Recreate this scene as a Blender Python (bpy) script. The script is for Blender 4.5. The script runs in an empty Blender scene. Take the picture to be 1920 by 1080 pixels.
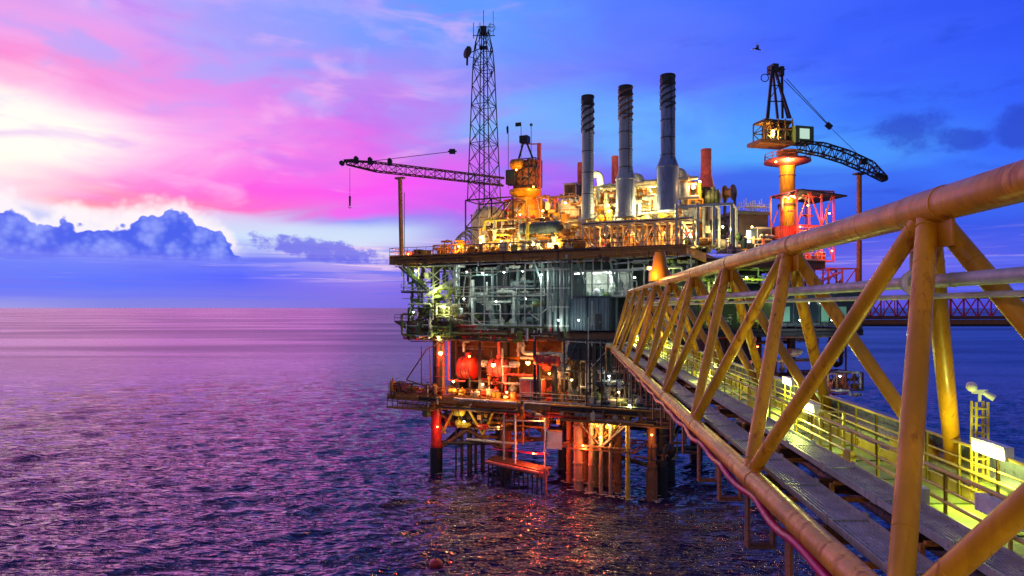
import bpy, math, random
import numpy as np
from mathutils import Vector, Matrix
scene = bpy.context.scene
COL = scene.collection
H = 23.0            # eye height over the sea
FPX = 1280.0        # focal length in photo pixels (1920 wide)
HORY = 577.0
random.seed(7)
def V(*a): return Vector(a)
# ------------------------------------------------------------------ mesh helper
class MB:
    def __init__(s): s.v = []; s.f = []
    def add(s, vs, fs):
        n = len(s.v); s.v += [tuple(p) for p in vs]; s.f += [tuple(i + n for i in f) for f in fs]
        return s
    def box(s, c, ax, ay, az):
        c, ax, ay, az = Vector(c), Vector(ax), Vector(ay), Vector(az)
        vs = [c + ax*i + ay*j + az*k for i in (-1, 1) for j in (-1, 1) for k in (-1, 1)]
        return s.add(vs, [(0,1,3,2),(4,6,7,5),(0,4,5,1),(2,3,7,6),(0,2,6,4),(1,5,7,3)])
    def abox(s, x0, x1, y0, y1, z0, z1):
        return s.box(((x0+x1)/2,(y0+y1)/2,(z0+z1)/2), (abs(x1-x0)/2,0,0), (0,abs(y1-y0)/2,0), (0,0,abs(z1-z0)/2))
    def beam(s, a, b, w, h=None, up=(0,0,1)):
        a, b = Vector(a), Vector(b); d = b - a; L = d.length
        if L < 1e-5: return s
        d.normalize(); up = Vector(up)
        if abs(d.dot(up)) > .98: up = Vector((1,0,0)) if abs(d.x) < .9 else Vector((0,1,0))
        sx = d.cross(up).normalized(); sy = sx.cross(d).normalized(); h = h or w
        return s.box((a+b)/2, sx*w/2, d*L/2, sy*h/2)
    def ibeam(s, a, b, w, h, t=.04, up=(0,0,1)):
        a, b = Vector(a), Vector(b); u = Vector(up)
        s.beam(a+u*(h-t)/2, b+u*(h-t)/2, w, t, up); s.beam(a-u*(h-t)/2, b-u*(h-t)/2, w, t, up)
        return s.beam(a, b, t, h-2*t-.004, up)
    def cyl(s, a, b, r, r2=None, n=12, cap=True):
        a, b = Vector(a), Vector(b); d = b - a
        if d.length < 1e-6: return s
        d.normalize(); r2 = r if r2 is None else r2
        t = Vector((0,0,1)) if abs(d.z) < .9 else Vector((1,0,0))
        x = d.cross(t).normalized(); y = x.cross(d)
        vs = []
        for c, rr in ((a, r), (b, r2)):
            for k in range(n):
                q = 2*math.pi*k/n; vs.append(c + (x*math.cos(q) + y*math.sin(q))*rr)
        fs = [(k, n+k, n+(k+1) % n, (k+1) % n) for k in range(n)]
        if cap: fs += [tuple(range(n)), tuple(range(2*n-1, n-1, -1))]
        return s.add(vs, fs)
    def pipe(s, pts, r, n=10):
        pts = [Vector(p) for p in pts]; out = [pts[0]]
        for i in range(1, len(pts)-1):      # rounded elbows
            p, a, b = pts[i], pts[i-1], pts[i+1]
            da, db = (a-p), (b-p); q = min(r*2.2, da.length*.45, db.length*.45)
            da.normalize(); db.normalize()
            for t in (0, .25, .5, .75, 1):
                out.append((p+da*q)*(1-t)**2 + p*2*t*(1-t) + (p+db*q)*t*t)
        out.append(pts[-1])
        d0 = (out[1]-out[0]).normalized(); t = Vector((0,0,1)) if abs(d0.z) < .9 else Vector((1,0,0))
        x = d0.cross(t).normalized(); vs = []; m = len(out)
        for i, p in enumerate(out):
            d = (out[min(i+1, m-1)] - out[max(i-1, 0)]).normalized()
            x = (x - d*x.dot(d)).normalized(); y = d.cross(x)
            for k in range(n):
                q = 2*math.pi*k/n; vs.append(p + (x*math.cos(q)+y*math.sin(q))*r)
        fs = [(i*n+k, i*n+(k+1) % n, (i+1)*n+(k+1) % n, (i+1)*n+k) for i in range(m-1) for k in range(n)]
        fs += [tuple(range(n-1, -1, -1)), tuple(range((m-1)*n, m*n))]
        return s.add(vs, fs)
    def lathe(s, base, prof, n=20, axis=(0,0,1)):
        base = Vector(base); d = Vector(axis).normalized()
        t = Vector((0,0,1)) if abs(d.z) < .9 else Vector((1,0,0))
        x = d.cross(t).normalized(); y = d.cross(x); vs = []
        for r, h in prof:
            for k in range(n):
                q = 2*math.pi*k/n; vs.append(base + d*h + (x*math.cos(q)+y*math.sin(q))*max(r, 1e-4))
        m = len(prof)
        fs = [(i*n+k, i*n+(k+1) % n, (i+1)*n+(k+1) % n, (i+1)*n+k) for i in range(m-1) for k in range(n)]
        fs += [tuple(range(n-1, -1, -1)), tuple(range((m-1)*n, m*n))]
        return s.add(vs, fs)
    def sph(s, c, r, n=12, sz=1.0):
        pr = [(r*math.sin(math.pi*i/8), -r*sz*math.cos(math.pi*i/8)) for i in range(9)]
        return s.lathe(c, pr, n)
    def tank(s, a, b, r, n=18):            # capsule with dished ends between a and b
        a, b = Vector(a), Vector(b); L = (b-a).length; e = min(r*.5, L*.2)
        pr = [(r*math.cos(t), e*(1-math.sin(t))) for t in (1.5, 1.2, .9, .6, .3, 0)]
        pr += [(r, L-e)] + [(r*math.cos(t), L-e+e*math.sin(t)) for t in (.3, .6, .9, 1.2, 1.5)]
        return s.lathe(a, pr, n, b-a)
    def ring(s, c, R, r, axis=(0,0,1), n=20, m=6, arc=1.0):
        c = Vector(c); d = Vector(axis).normalized()
        t = Vector((0,0,1)) if abs(d.z) < .9 else Vector((1,0,0))
        x = d.cross(t).normalized(); y = d.cross(x); vs = []
        for i in range(n):
            q = 2*math.pi*arc*i/n; e = x*math.cos(q)+y*math.sin(q)
            for k in range(m):
                w = 2*math.pi*k/m; vs.append(c + e*(R+r*math.cos(w)) + d*r*math.sin(w))
        w = n if arc >= 1 else n-1
        return s.add(vs, [(i*m+k, ((i+1) % n)*m+k, ((i+1) % n)*m+(k+1) % m, i*m+(k+1) % m) for i in range(w) for k in range(m)])
    def rail(s, pts, h=1.1, step=1.6, r=.028, toe=True):
        pts = [Vector(p) for p in pts]
        for a, b in zip(pts, pts[1:]):
            L = (b-a).length; k = max(1, round(L/step))
            for i in range(k+1):
                p = a.lerp(b, i/k); s.cyl(p, p+V(0,0,h), r, n=6)
            for hh in (h, h*.55): s.cyl(a+V(0,0,hh), b+V(0,0,hh), r*1.15, n=6)
            if toe: s.beam(a+V(0,0,.08), b+V(0,0,.08), .02, .14)
        return s
    def truss(s, a0, a1, w0, h0, w1, h1, n, r=.06, side=(0,1,0), rb=None):
        """four-chord lattice from a0 to a1"""
        a0, a1 = Vector(a0), Vector(a1); d = (a1-a0).normalized()
        sd = Vector(side); sd = (sd - d*sd.dot(d)).normalized(); up = sd.cross(d).normalized(); rb = rb or r*.6
        def P(t, i, j): return a0.lerp(a1, t) + sd*(w0+(w1-w0)*t)*i/2 + up*(h0+(h1-h0)*t)*j/2
        cs = [(-1,-1),(1,-1),(1,1),(-1,1)]
        for c in cs: s.cyl(P(0,*c), P(1,*c), r, n=6)
        for k in range(n):
            t0, t1 = k/n, (k+1)/n
            for q in range(4):
                c, e = cs[q], cs[(q+1) % 4]
                if k % 2: c, e = e, c
                s.cyl(P(t0,*c), P(t1,*e), rb, n=5)
                s.cyl(P(t1,*c), P(t1,*e), rb, n=5)
        return s
# ------------------------------------------------------------------ objects
BASE = {}
def thing(name, label, cat, loc=(0,0,0), group=None):
    o = bpy.data.objects.new(name, None); COL.objects.link(o); o.empty_display_size = .3
    o.location = loc; BASE[o.name] = Vector(loc)
    o['label'] = label; o['category'] = cat
    if group: o['group'] = group
    return o
def mk(name, mb, mat, parent=None, loc=None, flat=False):
    me = bpy.data.meshes.new(name)
    base = BASE[parent.name] if parent is not None else Vector(loc or (0,0,0))
    me.from_pydata([(p[0]-base.x, p[1]-base.y, p[2]-base.z) for p in mb.v], [], mb.f)
    me.materials.append(mat); me.update()
    if not flat:
        me.shade_smooth(); me.set_sharp_from_angle(angle=math.radians(38))
    o = bpy.data.objects.new(name, me); COL.objects.link(o)
    if parent is not None: o.parent = parent
    else: o.location = base
    BASE[o.name] = base
    return o
def solo(name, mb, mat, label, cat, loc, group=None):
    o = mk(name, mb, mat, None, loc); o['label'] = label; o['category'] = cat
    if group: o['group'] = group
    return o
def struct(name, mb, mat):
    o = mk(name, mb, mat); o['kind'] = 'structure'; return o
def dup(root, loc, label, group=None):
    def cp(o, par):
        c = o.copy(); COL.objects.link(c)
        if par is not None: c.parent = par
        for ch in o.children: cp(ch, c)
        return c
    r = cp(root, None); r.location = loc; r['label'] = label; BASE[r.name] = Vector(loc)
    if group: r['group'] = group
    return r
# ------------------------------------------------------------------ materials
def s2l(c): return tuple((x/255/12.92 if x/255 <= .04045 else ((x/255+.055)/1.055)**2.4) for x in c)
class NT:
    def __init__(s, nt): s.nt = nt; s.n = nt.nodes; s.l = nt.links
    def new(s, t, **k):
        x = s.n.new(t)
        for a, b in k.items(): setattr(x, a, b)
        return x
    def put(s, sock, v):
        if isinstance(v, bpy.types.NodeSocket): s.l.new(v, sock)
        elif v is not None: sock.default_value = v
    def m(s, op, a, b=None, c=None, clamp=False):
        x = s.new('ShaderNodeMath', operation=op, use_clamp=clamp)
        for i, v in enumerate((a, b, c)): s.put(x.inputs[i], v)
        return x.outputs[0]
    def mr(s, v, a, b, c=0., d=1., smooth=True):
        x = s.new('ShaderNodeMapRange', interpolation_type='SMOOTHSTEP' if smooth else 'LINEAR')
        for i, q in enumerate((v, a, b, c, d)): s.put(x.inputs[i], q)
        return x.outputs[0]
    def mix(s, f, a, b, mode='MIX'):
        x = s.new('ShaderNodeMix', data_type='RGBA', blend_type=mode)
        s.put(x.inputs[0], f); s.put(x.inputs[6], a); s.put(x.inputs[7], b)
        return x.outputs[2]
    def noise(s, vec, scale, detail=4, rough=.55, dist=0.):
        x = s.new('ShaderNodeTexNoise'); s.put(x.inputs['Vector'], vec)
        x.inputs['Scale'].default_value = scale; x.inputs['Detail'].default_value = detail
        x.inputs['Roughness'].default_value = rough; x.inputs['Distortion'].default_value = dist
        return x.outputs[0]
    def xyz(s, x, y, z=0.):
        c = s.new('ShaderNodeCombineXYZ')
        for i, v in enumerate((x, y, z)): s.put(c.inputs[i], v)
        return c.outputs[0]
    def ramp(s, f, stops, interp='LINEAR'):
        r = s.new('ShaderNodeValToRGB'); r.color_ramp.interpolation = interp; e = r.color_ramp.elements
        stops = sorted(stops)
        e[0].position, e[0].color = stops[0][0], (*stops[0][1], 1)
        e[1].position, e[1].color = stops[-1][0], (*stops[-1][1], 1)
        for p, c in stops[1:-1]:
            q = e.new(p); q.color = (*c, 1)
        s.put(r.inputs[0], f); return r.outputs[0]
def mat(name, col, rough=.5, metal=0., var=.25, scale=1.5, col2=None, amt=.45, bump=.15, spec=.5, streak=False):
    m = bpy.data.materials.new(name); m.use_nodes = True; N = NT(m.node_tree)
    b = m.node_tree.nodes['Principled BSDF']
    g = N.new('ShaderNodeNewGeometry').outputs['Position']
    if streak:
        mp = N.new('ShaderNodeMapping'); mp.inputs['Scale'].default_value = (1, 1, .18); N.put(mp.inputs[0], g); g = mp.outputs[0]
    n1 = N.noise(g, scale, 5, .62); n2 = N.noise(g, scale*6.3, 4, .6)
    c = (*col, 1); dk = tuple(x*(1-var) for x in col)+(1,); lt = tuple(min(.9, x*(1+var*.6)) for x in col)+(1,)
    base = N.mix(N.mr(n1, .35, .65), dk, lt)
    if col2 is not None:
        w = N.m('MULTIPLY', N.mr(n2, .5, .68), N.mr(n1, 1-amt-.08, 1-amt+.1)); base = N.mix(w, base, (*col2, 1))
    N.put(b.inputs['Base Color'], base); b.inputs['Metallic'].default_value = metal
    N.put(b.inputs['Roughness'], N.mr(n2, .3, .7, max(.05, rough-.1), min(1, rough+.15)))
    b.inputs['Specular IOR Level'].default_value = spec
    if bump:
        bp = N.new('ShaderNodeBump'); bp.inputs['Strength'].default_value = bump; bp.inputs['Distance'].default_value = .02
        N.put(bp.inputs['Height'], n2); N.put(b.inputs['Normal'], bp.outputs[0])
    return m
def emis(name, col, st):
    m = bpy.data.materials.new(name); m.use_nodes = True
    b = m.node_tree.nodes['Principled BSDF']; b.inputs['Base Color'].default_value = (*col, 1)
    b.inputs['Emission Color'].default_value = (*col, 1); b.inputs['Emission Strength'].default_value = st
    return m
RUST = (.13, .045, .02)
M = dict(
    orange=mat('orange_paint', (.7, .31, .013), .34, var=.32, scale=.8, col2=(.36, .1, .012), amt=.52, bump=.3, spec=.4, streak=True),
    yellow=mat('yellow_paint', (.62, .46, .05), .4, col2=RUST, amt=.4),
    ochre=mat('ochre_girder', (.5, .21, .035), .5, col2=RUST, amt=.55),
    brown=mat('brown_steel', (.14, .06, .03), .55, col2=(.03,.02,.015), amt=.5),
    dark=mat('dark_steel', (.035, .034, .036), .5, col2=RUST, amt=.4),
    black=mat('black_steel', (.012, .012, .015), .45),
    teal=mat('grey_green_paint', (.2, .28, .27), .45, col2=(.1,.1,.08), amt=.45),
    pale=mat('pale_grey_paint', (.55, .56, .5), .45, col2=RUST, amt=.36),
    cream=mat('cream_cladding', (.72, .6, .36), .38, var=.18, col2=(.3,.14,.05), amt=.4),
    galv=mat('galvanised_tray', (.36, .39, .36), .45, metal=.15, scale=2.2, col2=(.16,.16,.17), amt=.5),
    tray=mat('weathered_tray', (.2, .23, .25), .45, metal=.3, scale=1.4, col2=(.07,.075,.08), amt=.55),
    stack=mat('stack_blue_grey', (.2, .25, .44), .45, scale=.9, col2=(.06,.06,.1), amt=.5, streak=True),
    stackg=mat('stack_grey', (.42, .46, .5), .45, scale=.9, col2=(.12,.09,.08), amt=.5, streak=True),
    red=mat('red_paint', (.6, .035, .02), .4, col2=(.2,.02,.01), amt=.5),
    coral=mat('coral_paint', (.75, .13, .1), .42, col2=(.4,.05,.03), amt=.45),
    magenta=mat('magenta_hose', (.55, .015, .12), .35, bump=0),
    green=mat('olive_paint', (.1, .15, .05), .5, col2=RUST),
    deckgreen=mat('green_walkway', (.42, .52, .12), .5, scale=2.5, col2=(.16,.2,.05), amt=.45),
    rustcol=mat('rusty_casing', (.34, .12, .04), .7, col2=(.06,.03,.02), amt=.6, scale=2),
    conductor=mat('tan_casing', (.4, .25, .13), .55, col2=RUST, amt=.5, streak=True),
    foam=mat('sea_foam', (.3,.33,.4), .9, scale=6),
    clad=mat('clad_pipe_grey', (.42,.45,.44), .5, metal=.1, col2=(.2,.2,.19), amt=.4),
    wall=mat('slate_cladding', (.06, .09, .1), .5, scale=.8, col2=(.05,.06,.06), amt=.5),
    glass=mat('dark_window_glass', (.02, .04, .045), .08, var=.1, bump=0),
    white=mat('white_paint', (.75, .76, .76), .4),
    net=mat('olive_net', (.2, .22, .04), .8, scale=3, col2=(.05,.06,.01), amt=.6),
    l_warm=emis('lamp_warm', (1, .62, .22), 14), l_yel=emis('lamp_yellow', (1, .86, .4), 12),
    l_white=emis('lamp_white', (.85, 1, .95), 10), l_red=emis('lamp_red', (1, .12, .04), 40),
    l_dim=emis('dim_cab_glow', (.55,.8,.6), .8),
    l_room=emis('lit_room', (.8, 1, .92), 2.6), l_tube=emis('lamp_tube', (.95, 1, .98), 3.5),
    l_orange=emis('lamp_orange', (1, .42, .08), 14))
# corrugated cladding
def corrugated(name, col, sc=4.0):
    m = mat(name, col, .45, var=.15); N = NT(m.node_tree); b = m.node_tree.nodes['Principled BSDF']
    g = N.new('ShaderNodeNewGeometry'); sp = N.new('ShaderNodeSeparateXYZ'); N.put(sp.inputs[0], g.outputs['Position'])
    w = N.m('SINE', N.m('MULTIPLY', N.m('ADD', sp.outputs[0], N.m('MULTIPLY', sp.outputs[1], -.6)), sc*6.28))
    bp = N.new('ShaderNodeBump'); bp.inputs['Distance'].default_value = .06; bp.inputs['Strength'].default_value = .9
    N.put(bp.inputs['Height'], w); N.put(b.inputs['Normal'], bp.outputs[0]); return m
M['corr'] = corrugated('corrugated_slate', (.13, .19, .22), 2.2)
M['corrw'] = corrugated('corrugated_pale', (.4, .42, .4), 2.2)

# ------------------------------------------------------------------ camera
cam = bpy.data.objects.new('camera', bpy.data.cameras.new('camera')); COL.objects.link(cam)
cam.location = (0, 0, H); cam.rotation_euler = (math.pi/2, 0, 0)
cam.data.sensor_width = 36; cam.data.lens = 36*FPX/1920; cam.data.shift_y = 37/1920
cam.data.clip_end = 60000; cam.data.clip_start = .1
scene.camera = cam
scene.view_settings.view_transform = 'Standard'; scene.view_settings.look = 'None'
scene.view_settings.exposure = 0; scene.view_settings.gamma = 1
# ------------------------------------------------------------------ sky
world = bpy.data.worlds.new('World'); scene.world = world; world.use_nodes = True
N = NT(world.node_tree)
for n in list(N.n): N.n.remove(n)
out = N.new('ShaderNodeOutputWorld'); bg = N.new('ShaderNodeBackground'); N.l.new(bg.outputs[0], out.inputs[0])
tc = N.new('ShaderNodeTexCoord').outputs['Generated']
sp = N.new('ShaderNodeSeparateXYZ'); N.put(sp.inputs[0], tc)
DEG = 57.29578
az = N.m('MULTIPLY', N.m('ARCTAN2', sp.outputs[0], sp.outputs[1]), DEG)
el = N.m('MULTIPLY', N.m('ARCSINE', sp.outputs[2]), DEG)
def AE(px, py):
    a = math.atan((px-960)/FPX); return math.degrees(a), math.degrees(math.atan((HORY-py)*math.cos(a)/FPX))
# wind-drawn warp of the colour field
wv = N.xyz(N.m('MULTIPLY', az, .05), N.m('MULTIPLY', el, .17), 3.1)
wn = N.new('ShaderNodeTexNoise'); N.put(wn.inputs['Vector'], wv); wn.inputs['Scale'].default_value = 1.6
wn.inputs['Detail'].default_value = 6; wn.inputs['Roughness'].default_value = .47; wn.inputs['Distortion'].default_value = .9
ws = N.new('ShaderNodeSeparateColor'); N.put(ws.inputs[0], wn.outputs['Color'])
amp = N.mr(el, 1.5, 12, .0, 1.0)
az2 = N.m('ADD', az, N.m('MULTIPLY', N.m('SUBTRACT', ws.outputs[0], .5), N.m('MULTIPLY', amp, 15.)))
el2 = N.m('ADD', el, N.m('MULTIPLY', N.m('SUBTRACT', ws.outputs[1], .5), N.m('MULTIPLY', amp, 7.)))
cols = {
 0:    [(0,(225,160,240)),(60,(245,165,235)),(120,(252,140,215)),(175,(255,180,228)),(210,(255,235,238)),(290,(255,245,240)),(345,(255,215,232)),(385,(235,225,250)),(420,(160,180,250)),(480,(100,125,250)),(540,(85,112,250)),(574,(150,150,230))],
 200:  [(0,(205,165,248)),(60,(225,160,244)),(125,(248,145,220)),(170,(250,165,232)),(215,(252,190,242)),(270,(255,205,242)),(325,(255,150,225)),(352,(255,110,215)),(378,(255,150,170)),(398,(255,235,240)),(425,(215,220,250)),(490,(105,125,250)),(530,(72,108,255)),(574,(125,130,225))],
 450:  [(0,(155,160,255)),(70,(170,160,252)),(130,(222,145,240)),(200,(238,145,240)),(250,(250,160,240)),(310,(250,125,235)),(350,(255,90,230)),(392,(255,120,205)),(410,(225,200,245)),(440,(205,225,252)),(480,(125,135,250)),(520,(75,95,255)),(574,(130,125,225))],
 700:  [(0,(118,158,255)),(80,(132,155,255)),(150,(185,140,245)),(220,(200,120,242)),(290,(250,105,235)),(360,(252,85,248)),(392,(240,105,245)),(408,(150,160,250)),(435,(190,215,250)),(470,(235,225,245)),(500,(190,165,240)),(540,(140,115,235)),(574,(125,110,225))],
 930:  [(0,(100,155,255)),(70,(105,155,255)),(160,(140,145,252)),(230,(130,178,255)),(300,(150,130,245)),(350,(215,100,250)),(400,(190,90,240)),(440,(150,110,235)),(574,(110,90,215))],
 1150: [(0,(92,130,255)),(120,(105,125,255)),(200,(105,160,255)),(260,(115,180,255)),(330,(110,110,245)),(400,(90,90,230)),(574,(80,80,210))],
 1400: [(0,(72,112,255)),(120,(82,110,255)),(220,(82,150,255)),(280,(86,170,255)),(350,(65,110,240)),(430,(60,85,225)),(574,(80,80,215))],
 1640: [(0,(60,98,255)),(130,(62,100,255)),(220,(62,120,255)),(290,(75,148,255)),(350,(60,105,240)),(430,(55,85,230)),(500,(120,110,240)),(574,(95,85,220))],
 1920: [(0,(48,84,245)),(120,(52,92,252)),(250,(55,105,255)),(330,(62,118,255)),(420,(60,90,235)),(490,(85,95,235)),(540,(70,80,225)),(574,(70,70,215))]}
elf = N.m('DIVIDE', el2, 90.)
cur = None; prev = None
tops = {0:(95,85,190),200:(95,95,205),450:(85,100,220),700:(75,95,220),930:(65,90,220),1150:(60,80,215),1400:(50,70,205),1640:(42,62,200),1920:(35,55,190)}
for px, st in cols.items():
    stops = [(max(0, AE(px, y)[1]/90), s2l(c)) for y, c in st]
    stops += [(45/90, s2l(tops[px])), (1., s2l((60,60,150)))]
    r = N.ramp(elf, stops); a = AE(px, 300)[0]
    cur = r if cur is None else N.mix(N.mr(az2, prev, a, smooth=False), cur, r); prev = a
# behind the viewer: plain dusk blue
back = N.ramp(elf, [(0, s2l((125,125,150))), (.12, s2l((105,115,145))), (.5, s2l((85,92,120))), (1, s2l((60,60,120)))])
aab = N.m('ABSOLUTE', az)
cur = N.mix(N.mr(aab, 48, 95), cur, back)
# sunset glow behind thin cloud
ga, ge = AE(55, 262)
dx = N.m('DIVIDE', N.m('SUBTRACT', az2, ga), 5.4); dy = N.m('DIVIDE', N.m('SUBTRACT', el2, ge), 2.2)
gl = N.m('POWER', 2.718, N.m('MULTIPLY', N.m('ADD', N.m('MULTIPLY', dx, dx), N.m('MULTIPLY', dy, dy)), -1.))
cur = N.mix(N.m('MINIMUM', gl, 1.), cur, (1.15, 1.1, .93, 1))
# lavender/pink wisps
wis = N.noise(N.xyz(N.m('MULTIPLY', az, .09), N.m('MULTIPLY', el, .3), 8.), 1.0, 4, .5, .6)
wm = N.m('MULTIPLY', N.mr(wis, .52, .7), N.m('MULTIPLY', N.mr(el, 7, 11), N.mr(az, 6, -6)))
cur = N.mix(N.m('MULTIPLY', wm, .42), cur, (*s2l((190,110,245)), 1))
wis2 = N.noise(N.xyz(N.m('MULTIPLY', az, .08), N.m('MULTIPLY', el, .3), 21.), 1.2, 4, .5, .5)
wm2 = N.m('MULTIPLY', N.mr(wis2, .55, .72), N.mr(el, 5, 9))
cur = N.mix(N.m('MULTIPLY', wm2, N.mr(az, 10, -10, .0, .5)), cur, (*s2l((255,190,245)), 1))
wis3 = N.noise(N.xyz(N.m('MULTIPLY', az, .1), N.m('MULTIPLY', el, .24), 44.), 1.5, 5, .55, .4)
cur = N.mix(N.m('MULTIPLY', N.mr(wis3, .48, .66, 0, .6), N.m('MULTIPLY', N.mr(el, 12, 17), N.mr(az, 2, -10))), cur, (*s2l((168,170,255)), 1))
# darker drifting clouds to the right
dk = N.noise(N.xyz(N.m('MULTIPLY', az, .13), N.m('MULTIPLY', el, .42), 5.), 1.2, 6, .6, .3)
cur = N.mix(N.m('MULTIPLY', N.mr(dk, .54, .72), N.m('MULTIPLY', N.mr(az, 4, 24, 0, .4), N.mr(el, 25, 18))), cur, (*s2l((38,66,205)), 1))
# three small dark clouds over the right horizon
for (cx, cy, wa, we) in ((1705,245,2.3,1.3),(1805,262,1.7,.8),(1912,240,1.6,1.4)):
    a0, e0 = AE(cx, cy)
    q = N.noise(N.xyz(az, N.m('MULTIPLY', el, 1.4), cx*.1), .55, 5, .65)
    ddx = N.m('DIVIDE', N.m('SUBTRACT', az, a0), wa); ddy = N.m('DIVIDE', N.m('SUBTRACT', el, e0), we)
    rr = N.m('ADD', N.m('ADD', N.m('MULTIPLY', ddx, ddx), N.m('MULTIPLY', ddy, ddy)), N.m('MULTIPLY', N.m('SUBTRACT', q, .5), 3.2))
    cur = N.mix(N.mr(rr, 1.6, .2, 0, .65), cur, (*s2l((42,62,190)), 1))
# low stratus strips
st = N.noise(N.xyz(N.m('MULTIPLY', az, .06), N.m('MULTIPLY', el, 1.3), 2.), 1.5, 5, .6, .4)
cur = N.mix(N.m('MULTIPLY', N.mr(st, .47, .62), N.m('MULTIPLY', N.mr(el, 5.6, 4.2), N.mr(el, .3, 1.2, 0, .75))), cur, (*s2l((95,110,245)), 1))
st2 = N.noise(N.xyz(N.m('MULTIPLY', az, .07), N.m('MULTIPLY', el, 1.7), 12.), 1.7, 6, .6, .6)
cur = N.mix(N.m('MULTIPLY', N.mr(st2, .55, .66), N.m('MULTIPLY', N.m('MULTIPLY', N.mr(el, 6.0, 5.0), N.mr(el, 1.5, 3)), N.m('MULTIPLY', N.mr(az, -22, -15, .15, .6), N.mr(az, 0, 14, 1., .3)))), cur, (*s2l((250,215,240)), 1))
# cumulus bank on the left
def topline():
    pts = [(-60,388),(20,384),(55,410),(70,432),(120,405),(155,410),(180,420),(240,412),(262,398),(300,400),(318,388),(345,392),(372,418),(410,428),(440,458),(455,480),(480,487),(500,500)]
    st = []
    for x, y in pts:
        a, e = AE(x, y); st.append(((a+45)/30, (e/10,)*3))
    return N.ramp(N.m('DIVIDE', N.m('ADD', az, 45), 30), st)
tl = N.m('MULTIPLY', topline(), 10.)
vor = N.new('ShaderNodeTexVoronoi', feature='SMOOTH_F1'); N.put(vor.inputs['Vector'], N.xyz(az, N.m('MULTIPLY', el, 1.15), 0))
vor.inputs['Scale'].default_value = .62; vor.inputs['Smoothness'].default_value = .25
vor2 = N.new('ShaderNodeTexVoronoi', feature='SMOOTH_F1'); N.put(vor2.inputs['Vector'], N.xyz(az, N.m('MULTIPLY', el, 1.1), 4.))
vor2.inputs['Scale'].default_value = 2.0; vor2.inputs['Smoothness'].default_value = .3
fb = N.noise(N.xyz(az, el, 0), 1.1, 8, .62)
puff = N.m('ADD', N.m('MULTIPLY', N.m('SUBTRACT', .45, vor.outputs[0]), 1.1), N.m('MULTIPLY', N.m('SUBTRACT', .4, vor2.outputs[0]), .55))
hgt = N.m('ADD', N.m('ADD', N.m('SUBTRACT', tl, el), puff), N.m('MULTIPLY', N.m('SUBTRACT', fb, .5), .6))
lining = N.m('MULTIPLY', N.m('MULTIPLY', N.mr(hgt, -1.5, -.1), N.mr(hgt, 1.2, .3)), N.m('MULTIPLY', N.mr(az, -20, -22.5), N.mr(el, 3.6, 5.)))
cur = N.mix(N.m('MULTIPLY', lining, .85), cur, (*s2l((255,246,250)), 1))
pale = N.m('MULTIPLY', N.m('MULTIPLY', N.mr(el, 4.9, 5.6), N.mr(el, 7.1, 6.2)), N.m('MULTIPLY', N.mr(az, -23, -18), N.mr(az, -5, -11)))
cur = N.mix(N.m('MULTIPLY', pale, .7), cur, (*s2l((212,228,252)), 1))
cm = N.m('MULTIPLY', N.mr(hgt, 0.02, .2), N.mr(az, AE(470,400)[0], AE(445,400)[0]))
cm = N.m('MULTIPLY', cm, N.mr(N.m('ADD', el, N.m('MULTIPLY', N.m('SUBTRACT', fb, .5), 1.)), 3.3, 4.0))
ccol = N.mix(N.mr(N.m('ADD', puff, N.m('MULTIPLY', fb, .8)), -.1, .9), (*s2l((62,92,238)), 1), (*s2l((138,156,253)), 1))
ccol = N.mix(N.mr(el, 4.6, 3.2, 0, .75), ccol, (*s2l((105,115,248)), 1))
ccol = N.mix(N.mr(hgt, .3, .06, 0, .5), ccol, (*s2l((165,170,255)), 1))
cur = N.mix(cm, cur, ccol)
# ragged dark-blue cloud near the tower foot
a0, e0 = AE(600, 468)
q = N.noise(N.xyz(az, N.m('MULTIPLY', el, 1.6), 0), .9, 6, .65)
ddx = N.m('DIVIDE', N.m('SUBTRACT', az, a0), 5.4); ddy = N.m('DIVIDE', N.m('ADD', N.m('SUBTRACT', el, e0), N.m('MULTIPLY', N.m('SUBTRACT', az, a0), .13)), .95)
rr = N.m('ADD', N.m('ADD', N.m('MULTIPLY', ddx, ddx), N.m('MULTIPLY', ddy, ddy)), N.m('MULTIPLY', N.m('SUBTRACT', q, .5), 3.))
cur = N.mix(N.mr(rr, 1.1, .3, 0, .85), cur, (*s2l((105,105,235)), 1))
# below the horizon: sea colour so that nothing glows from underneath
cur = N.mix(N.mr(el, -.4, -.05), (*s2l((60,45,120)), 1), cur)
sky = N.new('ShaderNodeTexSky', sky_type='NISHITA'); sky.sun_disc = False
SUN_AZ, SUN_EL = AE(55, 262)
sky.sun_elevation = math.radians(SUN_EL); sky.sun_rotation = math.radians(SUN_AZ)
add = N.mix(1., cur, N.mix(1., sky.outputs[0], (.0007,.0007,.0007,1), 'MULTIPLY'), 'ADD')
N.put(bg.inputs[0], add); bg.inputs[1].default_value = 1.0
sun = bpy.data.lights.new('sun', 'SUN'); sun.energy = .33; sun.angle = math.radians(44); sun.color = (1, .2, .6)
so = bpy.data.objects.new('sun', sun); COL.objects.link(so)
a, e = math.radians(SUN_AZ), math.radians(SUN_EL)
sd = Vector((math.sin(a)*math.cos(e), math.cos(a)*math.cos(e), math.sin(e)))
so.rotation_euler = sd.to_track_quat('Z', 'Y').to_euler(); so.location = (-60, 90, 60)
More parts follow.
